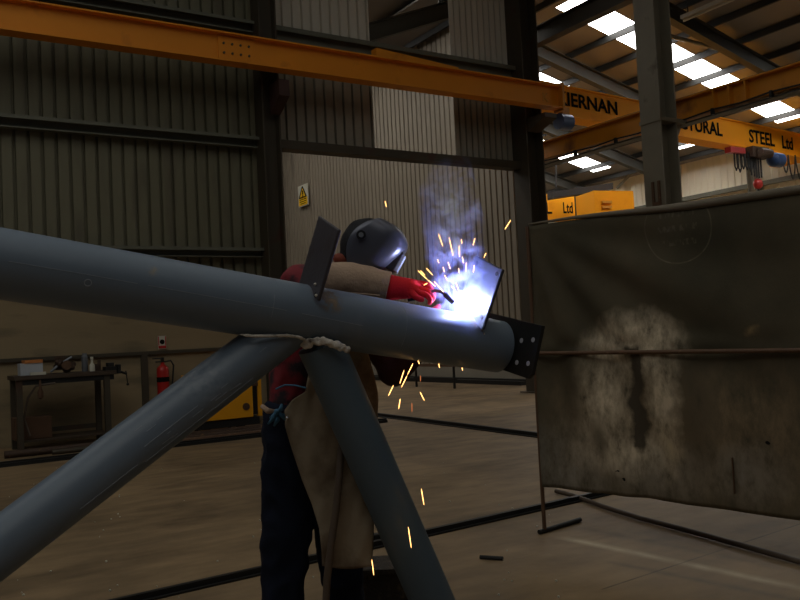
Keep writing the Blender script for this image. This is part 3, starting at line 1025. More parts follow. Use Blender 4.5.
def canvas_mat():
    m = bpy.data.materials.new('stained_canvas')
    m.use_nodes = True
    nt = m.node_tree
    b = nt.nodes['Principled BSDF']
    b.inputs['Roughness'].default_value = .85
    b.inputs['Specular IOR Level'].default_value = .2
    uv = N(nt, 'ShaderNodeUVMap')
    uv.uv_map = 'flat'
    n0 = N(nt, 'ShaderNodeTexNoise'); n0.inputs['Scale'].default_value = 7; n0.inputs['Detail'].default_value = 6
    nt.links.new(uv.outputs[0], n0.inputs['Vector'])
    sp = N(nt, 'ShaderNodeSeparateXYZ'); nt.links.new(uv.outputs[0], sp.inputs[0])
    spn = N(nt, 'ShaderNodeSeparateColor'); nt.links.new(n0.outputs['Color'], spn.inputs[0])
    X = nmath(nt, 'ADD', sp.outputs[0], nmath(nt, 'MULTIPLY', nmath(nt, 'SUBTRACT', spn.outputs[0], .5), .16))
    Z = nmath(nt, 'ADD', sp.outputs[1], nmath(nt, 'MULTIPLY', nmath(nt, 'SUBTRACT', spn.outputs[1], .5), .16))

    def blob(px, py, wx, wy, hard=1.0):
        cx, cz = onS(px, py)
        rx = abs(onS(px + wx, py)[0] - cx); rzz = abs(onS(px, py - wy)[1] - cz)
        dx = nmath(nt, 'DIVIDE', nmath(nt, 'SUBTRACT', X, cx), rx)
        dz = nmath(nt, 'DIVIDE', nmath(nt, 'SUBTRACT', Z, cz), rzz)
        rr = nmath(nt, 'SQRT', nmath(nt, 'ADD', nmath(nt, 'MULTIPLY', dx, dx), nmath(nt, 'MULTIPLY', dz, dz)))
        return nmath(nt, 'DIVIDE', nmath(nt, 'SUBTRACT', 1, rr), hard, clamp=True)
    base = N(nt, 'ShaderNodeValToRGB')
    base.color_ramp.elements[0].position = .3; base.color_ramp.elements[0].color = rgb(66, 62, 48)
    base.color_ramp.elements[1].position = .75; base.color_ramp.elements[1].color = rgb(94, 84, 66)
    n1 = N(nt, 'ShaderNodeTexNoise'); n1.inputs['Scale'].default_value = 2.2; n1.inputs['Detail'].default_value = 6
    nt.links.new(uv.outputs[0], n1.inputs['Vector']); nt.links.new(n1.outputs['Fac'], base.inputs[0])
    out = base.outputs[0]
    n2 = N(nt, 'ShaderNodeTexNoise'); n2.inputs['Scale'].default_value = 9; n2.inputs['Detail'].default_value = 8; n2.inputs['Roughness'].default_value = .7
    mp2 = N(nt, 'ShaderNodeMapping'); mp2.inputs['Scale'].default_value = (1.5, .7, 1); mp2.inputs['Rotation'].default_value = (0, 0, .5)
    nt.links.new(uv.outputs[0], mp2.inputs[0]); nt.links.new(mp2.outputs[0], n2.inputs['Vector'])
    grain = nmath(nt, 'ADD', nmath(nt, 'MULTIPLY', nmath(nt, 'SUBTRACT', n2.outputs['Fac'], .36), 3.2), .2, clamp=True)

    def layer(masks, col, st, gr=True):
        nonlocal out
        k = masks[0]
        for q in masks[1:]:
            k = nmath(nt, 'MAXIMUM', k, q)
        k = nmath(nt, 'MULTIPLY', k, st, clamp=True)
        if gr:
            k = nmath(nt, 'MULTIPLY', k, grain, clamp=True)
        mx = N(nt, 'ShaderNodeMix', data_type='RGBA')
        nt.links.new(k, mx.inputs[0]); nt.links.new(out, mx.inputs[6]); mx.inputs[7].default_value = col
        out = mx.outputs[2]
    def rect(px, py, wx, wy, soft):
        cx, cz = onS(px, py)
        rx = abs(onS(px + wx, py)[0] - cx); rzz = abs(onS(px, py - wy)[1] - cz)
        dx = nmath(nt, 'DIVIDE', nmath(nt, 'SUBTRACT', rx, nmath(nt, 'ABSOLUTE', nmath(nt, 'SUBTRACT', X, cx))), soft, clamp=True)
        dz = nmath(nt, 'DIVIDE', nmath(nt, 'SUBTRACT', rzz, nmath(nt, 'ABSOLUTE', nmath(nt, 'SUBTRACT', Z, cz))), soft, clamp=True)
        return nmath(nt, 'MULTIPLY', dx, dz)
    layer([rect(670, 440, 170, 84, .25)], rgb(132, 112, 86), .75)
    layer([blob(570, 470, 90, 60, .9), blob(640, 470, 120, 34, .9), blob(745, 475, 60, 40, .9)], rgb(140, 134, 124), .6)
    layer([blob(632, 346, 62, 40, .5), blob(604, 400, 40, 84, .9), blob(664, 400, 20, 90, .7), blob(622, 452, 66, 30, .9)], rgb(206, 188, 160), 1.0)
    layer([rect(637, 398, 10, 54, .03)], rgb(66, 58, 46), .95, False)
    layer([blob(572, 380, 16, 60, .8), blob(600, 436, 14, 24, .8), blob(696, 410, 26, 70, .9)], rgb(74, 66, 52), .85)
    layer([blob(752, 326, 10, 6, .8), blob(668, 445, 16, 40, 1)], rgb(160, 136, 96), .6)
    layer([blob(766, 446, 2.6, 2.6, .4), blob(618, 470, 1.6, 2, .4), blob(621, 481, 1.6, 2, .4)], rgb(12, 11, 10), 1, False)
    # faded round stamp
    rc, rzc = onS(677, 228)
    rr = abs(onS(712, 228)[0] - rc)
    dx = nmath(nt, 'SUBTRACT', sp.outputs[0], rc); dz = nmath(nt, 'SUBTRACT', sp.outputs[1], rzc)
    rad = nmath(nt, 'SQRT', nmath(nt, 'ADD', nmath(nt, 'MULTIPLY', dx, dx), nmath(nt, 'MULTIPLY', dz, dz)))
    ring_ = nmath(nt, 'DIVIDE', nmath(nt, 'SUBTRACT', .005, nmath(nt, 'ABSOLUTE', nmath(nt, 'SUBTRACT', rad, rr))), .003, clamp=True)
    n9 = N(nt, 'ShaderNodeTexNoise'); n9.inputs['Scale'].default_value = 1; n9.inputs['Detail'].default_value = 2
    mp9 = N(nt, 'ShaderNodeMapping'); mp9.inputs['Scale'].default_value = (60, 22, 1)
    nt.links.new(uv.outputs[0], mp9.inputs[0]); nt.links.new(mp9.outputs[0], n9.inputs['Vector'])
    txt = None
    for off in (.075, 0, -.075):
        ms = nmath(nt, 'MULTIPLY', nmath(nt, 'LESS_THAN', nmath(nt, 'ABSOLUTE', nmath(nt, 'SUBTRACT', dz, off)), .016), nmath(nt, 'LESS_THAN', nmath(nt, 'ABSOLUTE', dx), .11 - abs(off) * .2))
        txt = ms if txt is None else nmath(nt, 'ADD', txt, ms)
    txt = nmath(nt, 'MULTIPLY', txt, nmath(nt, 'MULTIPLY', nmath(nt, 'SUBTRACT', n9.outputs['Fac'], .48, clamp=True), 6, clamp=True))
    layer([ring_], rgb(124, 116, 98), .6)
    layer([txt], rgb(116, 110, 94), .45, False)
    nt.links.new(out, b.inputs['Base Color'])
    bp = N(nt, 'ShaderNodeBump'); bp.inputs['Strength'].default_value = .4; bp.inputs['Distance'].default_value = .01
    nt.links.new(n2.outputs['Fac'], bp.inputs['Height']); nt.links.new(bp.outputs[0], b.inputs['Normal'])
    return m


NX, NZ = 110, 60
org = t.location
me = bpy.data.meshes.new('canvas')
vs, fs, uvs = [], [], []
for side in (0, 1):
    for j in range(NZ + 1):
        for i in range(NX + 1):
            s = SLEN * i / NX
            u = s / s1
            zt = zt0 + (zt1 - zt0) * u + .006 * math.sin(s * 5)
            zb = (zb0 + (zbm - zb0) * u / .45) if u < .45 else zbm + (zb1 - zbm) * (u - .45) / .55
            zb += .008 * noise.noise(V((s * 5, 0, 0)))
            v = j / NZ
            z = zb + (zt - zb) * v
            # folds fan out from the top left corner and hang below the middle tube
            ang = math.atan2(zt0 - z + .05, s + .05)
            rad = math.hypot(zt0 - z, s)
            f = .022 * math.sin(ang * 17) * min(1, rad / .5) * math.exp(-((rad - .9) / .8) ** 2) * (1 if s < 1.5 else 0.5)
            f += .02 * noise.noise(V((s * 2.2, z * 1.2, 3))) + .007 * noise.noise(V((s * 7, z * 4, 9)))
            f *= (1 - v ** 8) * (1 - .75 * math.exp(-((z - 1.1) / .04) ** 2))
            p = Sb + sdir * s + UPZ * z + snrm * (f + (.0 if side == 0 else -.006))
            vs.append(p - org); uvs.append((s, z))
k0 = (NX + 1) * (NZ + 1)
for side in (0, 1):
    for j in range(NZ):
        for i in range(NX):
            a = side * k0 + j * (NX + 1) + i
            q = (a, a + 1, a + NX + 2, a + NX + 1)
            fs.append(q if side == 0 else q[::-1])
for i in range(NX):
    fs.append((i, k0 + i, k0 + i + 1, i + 1))
    a = NZ * (NX + 1) + i
    fs.append((a, a + 1, k0 + a + 1, k0 + a))
for j in range(NZ):
    a = j * (NX + 1); fs.append((a, a + NX + 1, k0 + a + NX + 1, k0 + a))
    a += NX; fs.append((a, k0 + a, k0 + a + NX + 1, a + NX + 1))
me.from_pydata(vs, [], fs)
ul = me.uv_layers.new(name='flat')
for lp in me.loops:
    ul.data[lp.index].uv = uvs[lp.vertex_index]
me.materials.append(canvas_mat())
me.shade_smooth()
cv = bpy.data.objects.new('canvas', me); COL.objects.link(cv); cv.parent = t
# hem rolled over the top tube
pts = [Sb + sdir * (SLEN * k / 24) + UPZ * (zt0 + (zt1 - zt0) * (SLEN * k / 24) / s1 + .012 + .006 * math.sin(SLEN * k / 24 * 5)) for k in range(25)]
MB().tube(pts, [.005 + .017 * min(1, k / 12) for k in range(25)], 12).build('top_hem', pm('hem_canvas', rgb(112, 102, 86), .8, 0, .15, 6, .2), t, smooth=True)
# middle tube
zm0 = onS(541, 353)[1]; zm1 = onS(800, 350)[1]
MB().tube([Sb + sdir * 0 + UPZ * zm0 + snrm * .025, Sb + sdir * SLEN + UPZ * (zm0 + (zm1 - zm0) * SLEN / s1) + snrm * .025], .012, 10).build('middle_tube', 'rusty', t, smooth='auto')
for s, front in ((.0, 1), (SLEN, 1)):
    p = Sb + sdir * (s + (-.012 if s == 0 else .012))
    MB().tube([p + UPZ * .02, p + UPZ * (zt0 + (zt1 - zt0) * s / s1)], .012, 10).build('upright', 'rusty', t, smooth='auto')
    f0 = p + snrm * .30; f1 = p - snrm * .25
    if s == 0:
        f0, f1 = onZ(541, 532, .015), onZ(588, 517.5, .015)
        mid = (f0 + f1) / 2
        d_ = (f1 - f0).normalized()
        f0 = p + d_ * -.05; f1 = p + d_ * .35
        f0.z = f1.z = .015
    MB().tube([f0, f1], .014, 10).build('foot', 'black', t, smooth='auto')
# narrow slit in canvas
sx_, sz_ = onS(735, 475)
MB().box(Sb + sdir * sx_ + UPZ * sz_ + snrm * .02, sdir * .002, snrm * .008, UPZ * .09).build('pale_seam', 'rusty', t)

# hose on the floor from the screen foot
pts = [onZ(x, y, .02) for x, y in ((556, 491), (575, 496), (602, 506), (640, 518), (690, 531), (730, 542), (780, 556), (830, 570), (900, 588))]
sm = []
for i in range(len(pts) - 1):
    for k in range(4):
        a_, b_ = pts[i], pts[i + 1]
        sm.append(a_ + (b_ - a_) * k / 4)
sm.append(pts[-1])
tag(MB().tube(sm, .015, 10).build('floor_hose', 'hose', smooth='auto'), 'dusty hose snaking over the floor in front of the screen bottom edge', 'hose')

# ================================================================== PIPE TRUSS
D0 = 2.46
A0 = P(0, 263.5, D0)
dA = lambda x: 1 / (.4065 - .1115 * x / 490)
A1 = P(498, 346.5, dA(498))
ax = (A1 - A0).normalized()
RP = .108
t = thing('pipe_truss', 'blue-grey primed steel pipe truss with two diagonal legs filling the foreground', 'steel truss', (A0.x, A0.y, 0))
truss = t
Aext = A0 - ax * 1.5


def pipe(p0, p1, r, name, mat, hollow=True):
    m = MB()
    L = (p1 - p0).length
    n = 64
    k = max(2, int(L / .1))
    m.tube([p0 + (p1 - p0) * i / k for i in range(k + 1)], r, n)
    return m.build(name, mat, t, smooth='auto')


MT['pipe_main'] = MT['pipe']
pipe(Aext, A1, RP, 'main_pipe', 'pipe')
RB = .0845
B0 = P(0, 547, D0 + .02); B1 = P(294, 323, dA(294) + .02)
bd = (B1 - B0).normalized()
kk = (B0.z - .12) / -bd.z if bd.z < 0 else (B0.z - .12) / bd.z
Bx = B0 - bd * abs(kk)
pipe(Bx, B1, RB, 'diagonal_pipe', 'pipe')
C0 = P(320, 344, dA(320)); C1 = P(432, 600, dA(432))
cd_ = (C1 - C0).normalized()
Cx = C1 + cd_ * ((C1.z - .03) / -cd_.z)
pipe(C0, Cx, RB, 'diagonal_pipe', 'pipe_dark')
MB().bb(Cx.x - .14, Cx.x + .14, Cx.y - .14, Cx.y + .14, 0, .015).build('foot_plate', 'plate', t)
MB().bb(Bx.x - .14, Bx.x + .14, Bx.y - .14, Bx.y + .14, 0, .05).build('foot_plate', 'plate', t)

# scorched, rusty paint round the foot of the left cleat and the joint (stains of their own shape)
def paint_stains(mat, spots, org_):
    nt = mat.node_tree
    b = nt.nodes['Principled BSDF']
    src = b.inputs['Base Color'].links[0].from_socket
    tc = N(nt, 'ShaderNodeTexCoord')
    nz = N(nt, 'ShaderNodeTexNoise'); nz.inputs['Scale'].default_value = 40; nz.inputs['Detail'].default_value = 6
    nt.links.new(tc.outputs['Object'], nz.inputs['Vector'])
    for (p, r, col, st) in spots:
        va = N(nt, 'ShaderNodeVectorMath', operation='DISTANCE')
        nt.links.new(tc.outputs['Object'], va.inputs[0]); va.inputs[1].default_value = V(p) - V(org_)
        k = nmath(nt, 'SUBTRACT', 1, nmath(nt, 'DIVIDE', va.outputs['Value'], r), clamp=True)
        k = nmath(nt, 'MULTIPLY', nmath(nt, 'MULTIPLY', k, 2.2 * st), nmath(nt, 'MULTIPLY', nmath(nt, 'SUBTRACT', nz.outputs['Fac'], .35, clamp=True), 4), clamp=True)
        mx = N(nt, 'ShaderNodeMix', data_type='RGBA')
        nt.links.new(k, mx.inputs[0]); nt.links.new(src, mx.inputs[6]); mx.inputs[7].default_value = col
        src = mx.outputs[2]
    nt.links.new(src, b.inputs['Base Color'])


paint_stains(MT['pipe'], [(P(325, 298, 2.93), .07, rgb(84, 66, 50), 1), (P(332, 303, 2.92), .05, rgb(140, 118, 92), .6),
                          (P(153, 272, 2.6), .022, rgb(150, 138, 118), .8), (P(140, 297, 2.6), .03, rgb(70, 72, 78), .8),
                          (P(200, 375, 2.72), .13, rgb(140, 148, 158), .35), (P(355, 330, 2.95), .08, rgb(120, 128, 140), .3),
                          (P(478, 322, 3.25), .05, rgb(90, 74, 62), .8)], t.location)
hdir = ax.cross(UPZ).normalized()          # horizontal, across the pipe
if hdir.dot(FWD) > 0:
    hdir = -hdir
udir = hdir.cross(ax).normalized()
if udir.z < 0:
    udir = -udir


def frame(phi):
    p = math.radians(phi)
    u = udir * math.cos(p) + hdir * math.sin(p)
    w = hdir * math.cos(p) - udir * math.sin(p)
    return u, w


def axis_at(x):
    """point of the pipe axis seen at pixel column x"""
    lo, hi = 0.0, 1.0
    for _ in range(40):
        mid = (lo + hi) / 2
        q = A0 + (A1 - A0) * mid - CAM
        X = 400 + FPX * q.dot(cR) / q.dot(cF)
        if X < x:
            lo = mid
        else:
            hi = mid
    return A0 + (A1 - A0) * lo


def cleat(x, phi, w, h, base, mat, holes, name, label, th=.007, w0=0.0):
    u, wv = frame(phi)
    c = axis_at(x)
    pts = [c + u * base + wv * (w0 - w / 2), c + u * base + wv * (w0 + w / 2), c + u * (base + h) + wv * (w0 + w / 2), c + u * (base + h) + wv * (w0 - w / 2)]
    o = MB().prism([p - ax * th for p in pts], ax * th * 2).build(name, mat, t, bevel=.005, label=label)
    for (a_, b_) in holes:
        p = c + u * (base + b_ * h) + wv * (w0 + a_ * w)
        MB().cyl(p - ax * (th + .0012), p - ax * (th - .001), .009, 14).build('bolt_hole', 'hole_dark', o)
    return o, c, u, wv


cleat(303, 23, .20, .262, .085, 'plate', [(.36, .05)], 'cleat_plate', 'dark brown steel cleat plate')
o, cc, u2, w2 = cleat(464, 22, .205, .25, .085, 'plate_p', [(-.36, .9), (.38, .9), (.36, .17)], 'cleat_plate', 'bluish grey cleat plate lit by the arc')
# bright tack welds at the foot of the left cleat
u_, w_ = frame(23)
c_ = axis_at(303)
for (a_, b_) in ((.05, .13), (.085, .10)):
    MB().ball(c_ + w_ * a_ + u_ * b_ - ax * .010, .0055, 8).build('tack_weld', 'weld', t, smooth=True)
c_ = axis_at(464)
for k in range(3):
    MB().ball(c_ + w2 * (.075 + .006 * k) + u2 * (.075 - .012 * k) + ax * (.012 + .008 * k), .007, 8).build('tack_weld', 'weld', t, smooth=True)
# end plate
ue, we = frame(11)
E = A1 + ax * .006 + udir * .02
ew, eh = .245, .108
pts = []
pts = [E + we * -.3 + ue * -eh, E + we * (ew - .02) + ue * -eh, E + we * ew + ue * (-eh + .02), E + we * ew + ue * eh, E + we * -.3 + ue * eh]
o = MB().prism(pts, ax * .016).build('end_plate', 'black', t, bevel=.0015, label='black end plate with bolt holes')
for (a_, b_) in ((.14, .03), (.21, .045), (.14, -.06), (.21, -.05)):
    p = E + we * a_ + ue * b_
    MB().cyl(p - ax * .0015, p + ax * .002, .010, 14).build('bolt_hole', 'bolt_hole', o)


# weld beads
def bead(pl, r, name='weld_bead', mat='weld', seedv=0):
    pts, rs = [], []
    for i in range(len(pl) - 1):
        a_, b_ = P(*pl[i]), P(*pl[i + 1])
        for k in range(6):
            pts.append(a_ + (b_ - a_) * k / 6)
    pts.append(P(*pl[-1]))
    for i, p in enumerate(pts):
        e_ = min(1, (min(i, len(pts) - 1 - i) + 1) / 4)
        rs.append(r * (.75 + .6 * noise.noise(V((i * .7, seedv, 0))) + .2) * e_)
    return MB().tube(pts, rs, 10).build(name, mat, t, smooth=True)


bead([(240, 334.5, 2.79), (252, 336, 2.785), (270, 336, 2.815), (287, 335.5, 2.85), (299, 337, 2.875), (305, 340, 2.90), (306, 345, 2.92)], .0055, seedv=1)
random.seed(31)
m = MB()
for k in range(46):
    q = random.random()
    x = 301 + 47 * q
    y = 343.5 - 5.5 * math.sin(PI * q) + random.uniform(-.5, 6) * (1 - .3 * q) + 5 * q * q
    m.ball(P(x, y, 2.93 - .035 * math.sin(PI * q) + random.uniform(-.006, .006)), random.uniform(.007, .013), 6)
remesh(m.build('weld_bead', 'weld', t), .004, 2)
# chalk and scratches
def one(seg, r_, name, mat, par):
    MB().tube(seg, r_, 6).build(name, mat, par)


# long scribe line, gauge mark and rust mark on the main pipe
m = MB()


def surf(x, off):
    """surface point of the main pipe at column x; off = angle (deg) from the camera side, up positive"""
    c = axis_at(x) if x >= 0 else A0
    a_ = math.radians(off)
    return c + (hdir * math.cos(a_) + udir * math.sin(a_)) * (RP + .0006)


o_main = [c for c in t.children if c.name.startswith('main_pipe')][0]
for seg in (((5, -1), (80, -1), (130, -2)), ((140, -2), (200, -3), (275, -5)), ((290, -6), (350, -10))):
    one([surf(*q) for q in seg], .0009, 'scribe_line', 'scribe', o_main)
one([surf(262, 20 - k * 6) for k in range(8)], .0008, 'scribe_line', 'scribe', o_main)
one([surf(392, 60 - k * 10) for k in range(11)], .0008, 'scribe_line', 'scribe', o_main)
p = surf(83, -14)
n_ = (p - axis_at(83)).normalized()
m = MB()
for k in range(20):
    a0, a1 = 2 * PI * k / 20, 2 * PI * (k + 1) / 20
    uu = ax; vv = ax.cross(n_)
    m.tube([p + (uu * math.cos(a0) + vv * math.sin(a0)) * .010, p + (uu * math.cos(a1) + vv * math.sin(a1)) * .010], .0018, 5)
m.build('round_mark', 'scribe', o_main)
o_d = [c for c in t.children if c.name.startswith('diagonal_pipe')][0]
hb = bd.cross(UPZ).normalized()
if hb.dot(FWD) > 0:
    hb = -hb
ub = hb.cross(bd).normalized()
if ub.z < 0:
    ub = -ub
m = MB()
random.seed(21)
for k in range(14):
    s = (B1 - B0).length * (.35 + .6 * random.random())
    a_ = math.radians(random.uniform(-30, 40)); l_ = random.uniform(.01, .05)
    rad = (hb * math.cos(a_) + ub * math.sin(a_)) * (RB + .0004)
    one([B0 + bd * s + rad, B0 + bd * (s + l_) + rad], .0009, 'scratch', 'scribe', o_d)
for (s0, s1_, a_) in ((.42, .60, -5), (.40, .78, -38), (.2, .38, -30)):
    rad = (hb * math.cos(math.radians(a_)) + ub * math.sin(math.radians(a_))) * (RB + .0004)
    L_ = (B1 - B0).length
    one([B0 + bd * L_ * s0 + rad, B0 + bd * L_ * s1_ + rad], .0011, 'scratch', 'scribe', o_d)

# ================================================================== WELDER
t = thing('person', 'welder in black helmet, red gloves and leather apron leaning over the big pipe', 'person', P(305, 600, 3.42) * 1.0)
t.location.z = 0
man = t
FD = RGT * .82 - FWD * .57
RT = -RGT * .57 - FWD * .82


def ring(x, y, d, a, b, up=None, tw=0):
    f, r = FD, RT
    return (P(x, y, d), r * a, f * b)


# ---- body (one continuous skinned figure beneath the clothes)
def skinned(verts, edges, name, mat, parent, root=0, sub=1):
    me = bpy.data.meshes.new(name)
    rt = parent
    while rt.parent:
        rt = rt.parent
    org = V(rt.location)
    me.from_pydata([V(v[0]) - org for v in verts], edges, [])
    o = bpy.data.objects.new(name, me)
    COL.objects.link(o)
    o.parent = parent
    md = o.modifiers.new('skin', 'SKIN'); md.use_smooth_shade = True
    sv = me.skin_vertices[0].data if len(me.skin_vertices) else None
    if sv is None:
        bm = bmesh.new(); bm.from_mesh(me); bm.verts.layers.skin.verify(); bm.to_mesh(me); bm.free()
        sv = me.skin_vertices[0].data
    for i, v in enumerate(verts):
        r = v[1]
        sv[i].radius = (r, r) if isinstance(r, (int, float)) else r
        sv[i].use_root = (i == root)
    s = o.modifiers.new('sub', 'SUBSURF'); s.levels = sub; s.render_levels = sub
    me.materials.append(MT[mat])
    bake(o)
    o.data.shade_smooth()
    return o


HD = 3.34   # head depth
pel = P(301, 425, 3.42)
foot_r = P(280, 628, 3.36); foot_l = P(348, 628, 3.50)
kn_r = P(286, 535, 3.36); kn_l = P(338, 535, 3.46)
hip_r = P(290, 440, 3.37); hip_l = P(316, 440, 3.47)
sh_r = P(300, 287, 3.33); sh_l = P(350, 290, 3.54)
el_r = P(338, 283, 3.25); el_l = P(392, 372, 3.52)
wr_r = P(396, 286, 3.26); wr_l = P(428, 322, 3.46)
bv = [(pel, .11), (P(306, 385, 3.42), .11), (P(315, 325, 3.42), .12), (P(326, 288, 3.40), .10), (P(340, 272, 3.38), .055), (P(352, 262, 3.36), .055),
      (P(366, 246, HD), .085), (P(376, 236, HD), .07),
      (sh_r, .055), (el_r, .04), (wr_r, .028), (sh_l, .055), (el_l, .042), (wr_l, .03),
      (hip_r, .08), (kn_r, .055), (foot_r, .04), (hip_l, .08), (kn_l, .055), (foot_l, .04)]
be = [(0, 1), (1, 2), (2, 3), (3, 4), (4, 5), (5, 6), (6, 7), (3, 8), (8, 9), (9, 10), (3, 11), (11, 12), (12, 13), (0, 14), (14, 15), (15, 16), (0, 17), (17, 18), (18, 19)]
body = skinned(bv, be, 'body', 'skin', t, 0, 1)

# ---- trousers
m = MB()
m.loft([ring(302, 398, 3.42, .165, .135), ring(301, 415, 3.42, .172, .14), ring(300, 440, 3.42, .178, .145), ring(303, 462, 3.42, .16, .135)], 28)


def legrings(a, b, c, ra, rb, rc, rd):
    f = []
    for i in range(7):
        k = i / 6
        f.append((a.lerp(b, k), ra + (rb - ra) * k))
    for i in range(1, 8):
        k = i / 7
        f.append((b.lerp(c, k), rb + (rc - rb) * k))
    return [(p, RT * r, FD * r * 1.08) for p, r in f]


m.loft(legrings(hip_r, kn_r, foot_r + UPZ * .03, .112, .095, .082, .08), 24)
m.loft(legrings(hip_l, kn_l, foot_l + UPZ * .03, .11, .092, .08, .08), 24)
tr = m.build('trousers', 'navy', t)
remesh(tr, .016, 3)
wrinkle(tr, .014, 7, .03, 12, (1, 1, .8))

# ---- shirt
m = MB()
m.loft([ring(303, 412, 3.42, .165, .135), ring(306, 385, 3.42, .168, .138), ring(312, 345, 3.42, .19, .142), ring(318, 315, 3.415, .20, .14),
        ring(325, 290, 3.40, .19, .12), ring(332, 276, 3.385, .13, .09), ring(341, 268, 3.375, .07, .065)], 30)
m.tube([P(318, 292, 3.38), P(300, 285, 3.34), P(312, 284, 3.30), P(330, 283, 3.265), P(345, 282, 3.25)], [.085, .078, .066, .06, .056], 18)
m.ball(P(300, 284, 3.345), .085, 12)
sh = m.build('shirt', 'shirt', t)
remesh(sh, .014, 3)
wrinkle(sh, .012, 9, .014, 12)
m = MB()
m.tube([P(335, 292, 3.46), P(350, 292, 3.53), P(372, 330, 3.53), P(391, 366, 3.52), P(396, 374, 3.51), P(408, 356, 3.49), P(424, 330, 3.47)],
       [.075, .078, .07, .064, .062, .06, .05], 18)
m.ball(el_l, .066, 10)
sl = m.build('left_sleeve', 'darksleeve', t, label='dark sleeve of the far arm')
remesh(sl, .014, 3)
wrinkle(sl, .01, 10, .016, 14)

# ---- suede forearm sleeve over the near arm
rs = [(318, 278, 3.262, .060), (325, 278, 3.258, .066), (338, 279, 3.253, .068), (352, 279.5, 3.25, .067), (368, 282, 3.25, .064), (380, 284, 3.25, .060), (389, 286, 3.25, .057)]
pts = [P(a, b, c) for a, b, c, _ in rs]
fine, fr = [], []
for i in range(len(pts) - 1):
    for k in range(5):
        q = k / 5
        fine.append(pts[i].lerp(pts[i + 1], q)); fr.append(rs[i][3] * (1 - q) + rs[i + 1][3] * q)
fine.append(pts[-1]); fr.append(rs[-1][3])
m = MB().tube(fine, fr, 40)
sv = m.build('suede_sleeve', 'suede', t, smooth=True)
wrinkle(sv, .008, 12, .012, 9, (1, 1, 1))
# seam under the sleeve
m = MB().tube([P(330, 292, 3.19), P(355, 293, 3.188), P(380, 295.5, 3.19)], .0025, 6)
m.build('sleeve_seam', 'suede', t)

# ---- gloves
def glove(wr, palm_c, ftips, name, r=.011, cuff=None, pd=None):
    verts = [(palm_c, .040)]
    edges = []
    for ch in ftips:
        prev = 0
        for (p, rr) in ch:
            verts.append((p, rr)); edges.append((prev, len(verts) - 1)); prev = len(verts) - 1
    prev = 0
    for (p, rr) in cuff:
        verts.append((p, rr)); edges.append((prev, len(verts) - 1)); prev = len(verts) - 1
    return skinned(verts, edges, name, 'glove', t, 0, 2)


dh = 3.26
cuffs = [(P(407, 288.5, dh), .046), (P(399, 288, dh), .050), (P(391, 287.5, 3.255), .056), (P(382, 287, 3.25), .062)]
fl = []
# four fingers curl over the torch handle, root - knuckle - joint - tip
for k, (dx, dy, dd) in enumerate(((0, -5, .035), (1.5, -2, .014), (1.0, 1.5, -.010), (-1, 5, -.030))):
    fl.append([(P(419 + dx, 288 + dy, dh + dd), .015), (P(428 + dx, 290 + dy, dh + dd - .004), .0135),
               (P(432.5 + dx, 296 + dy, dh + dd - .008), .012), (P(429 + dx, 301.5 + dy * .7, dh + dd - .006), .0105)])
fl.append([(P(412, 294, dh - .035), .015), (P(419, 299, dh - .048), .0135), (P(425, 300.5, dh - .045), .011)])
palm = P(416, 291, dh)
g = glove(wr_r, palm, fl, 'right_glove', cuff=cuffs)
fl = []
dl = 3.47
for k, dd in enumerate((-.033, -.011, .011, .033)):
    fl.append([(P(440, 313 + k, dl + dd), .013), (P(447, 312 + k, dl + dd), .011), (P(452, 317 + k, dl + dd - .01), .010)])
fl.append([(P(434, 310, dl - .035), .014), (P(441, 305, dl - .04), .011)])
glove(wr_l, P(434, 316, dl), fl, 'left_glove', cuff=[(P(428, 322, dl), .036), (P(422, 332, dl + .01), .048)])

# ---- apron
rows = [(296, 300, 352), (320, 303, 360), (345, 305, 366), (370, 309, 373), (392, 305, 378), (400, 292, 378.5), (410, 284.5, 378), (427, 285, 377.5), (450, 292, 377),
        (480, 302, 376), (505, 312, 375), (528, 319, 374), (550, 321.5, 373), (566, 322.5, 372)]
NXA = 30
vs, fs = [], []
allr = []
for i in range(len(rows) - 1):
    for k in range(5):
        q = k / 5
        allr.append(tuple(rows[i][c] * (1 - q) + rows[i + 1][c] * q for c in range(3)))
allr.append(rows[-1])
for (y, L_, R_) in allr:
    for i in range(NXA + 1):
        u = i / NXA
        x = L_ + (R_ - L_) * u
        xn = (x - 285) / 92.0
        d = 3.365 - .18 * max(0, math.sin(PI * (.23 + .57 * xn))) ** .7
        low = max(0, (y - 420) / 146)
        d += low * .02 * math.sin(xn * 11 + 1) - low * .02
        d += .016 * noise.noise(V((xn * 3, y / 40, 1))) + .010 * noise.noise(V((xn * 8 + y / 40, y / 26, 5)))
        vs.append(P(x, y + (3 * math.sin(u * 3.1) if y > 540 else 0), d))
for j in range(len(allr) - 1):
    for i in range(NXA):
        a_ = j * (NXA + 1) + i
        fs.append((a_, a_ + 1, a_ + NXA + 2, a_ + NXA + 1))
m = MB().add(vs, fs)
ap = m.build('leather_apron', 'apron', t, smooth=True)
md = ap.modifiers.new('s', 'SOLIDIFY'); md.thickness = .005; md.offset = -1
bake(ap); ap.data.shade_smooth()
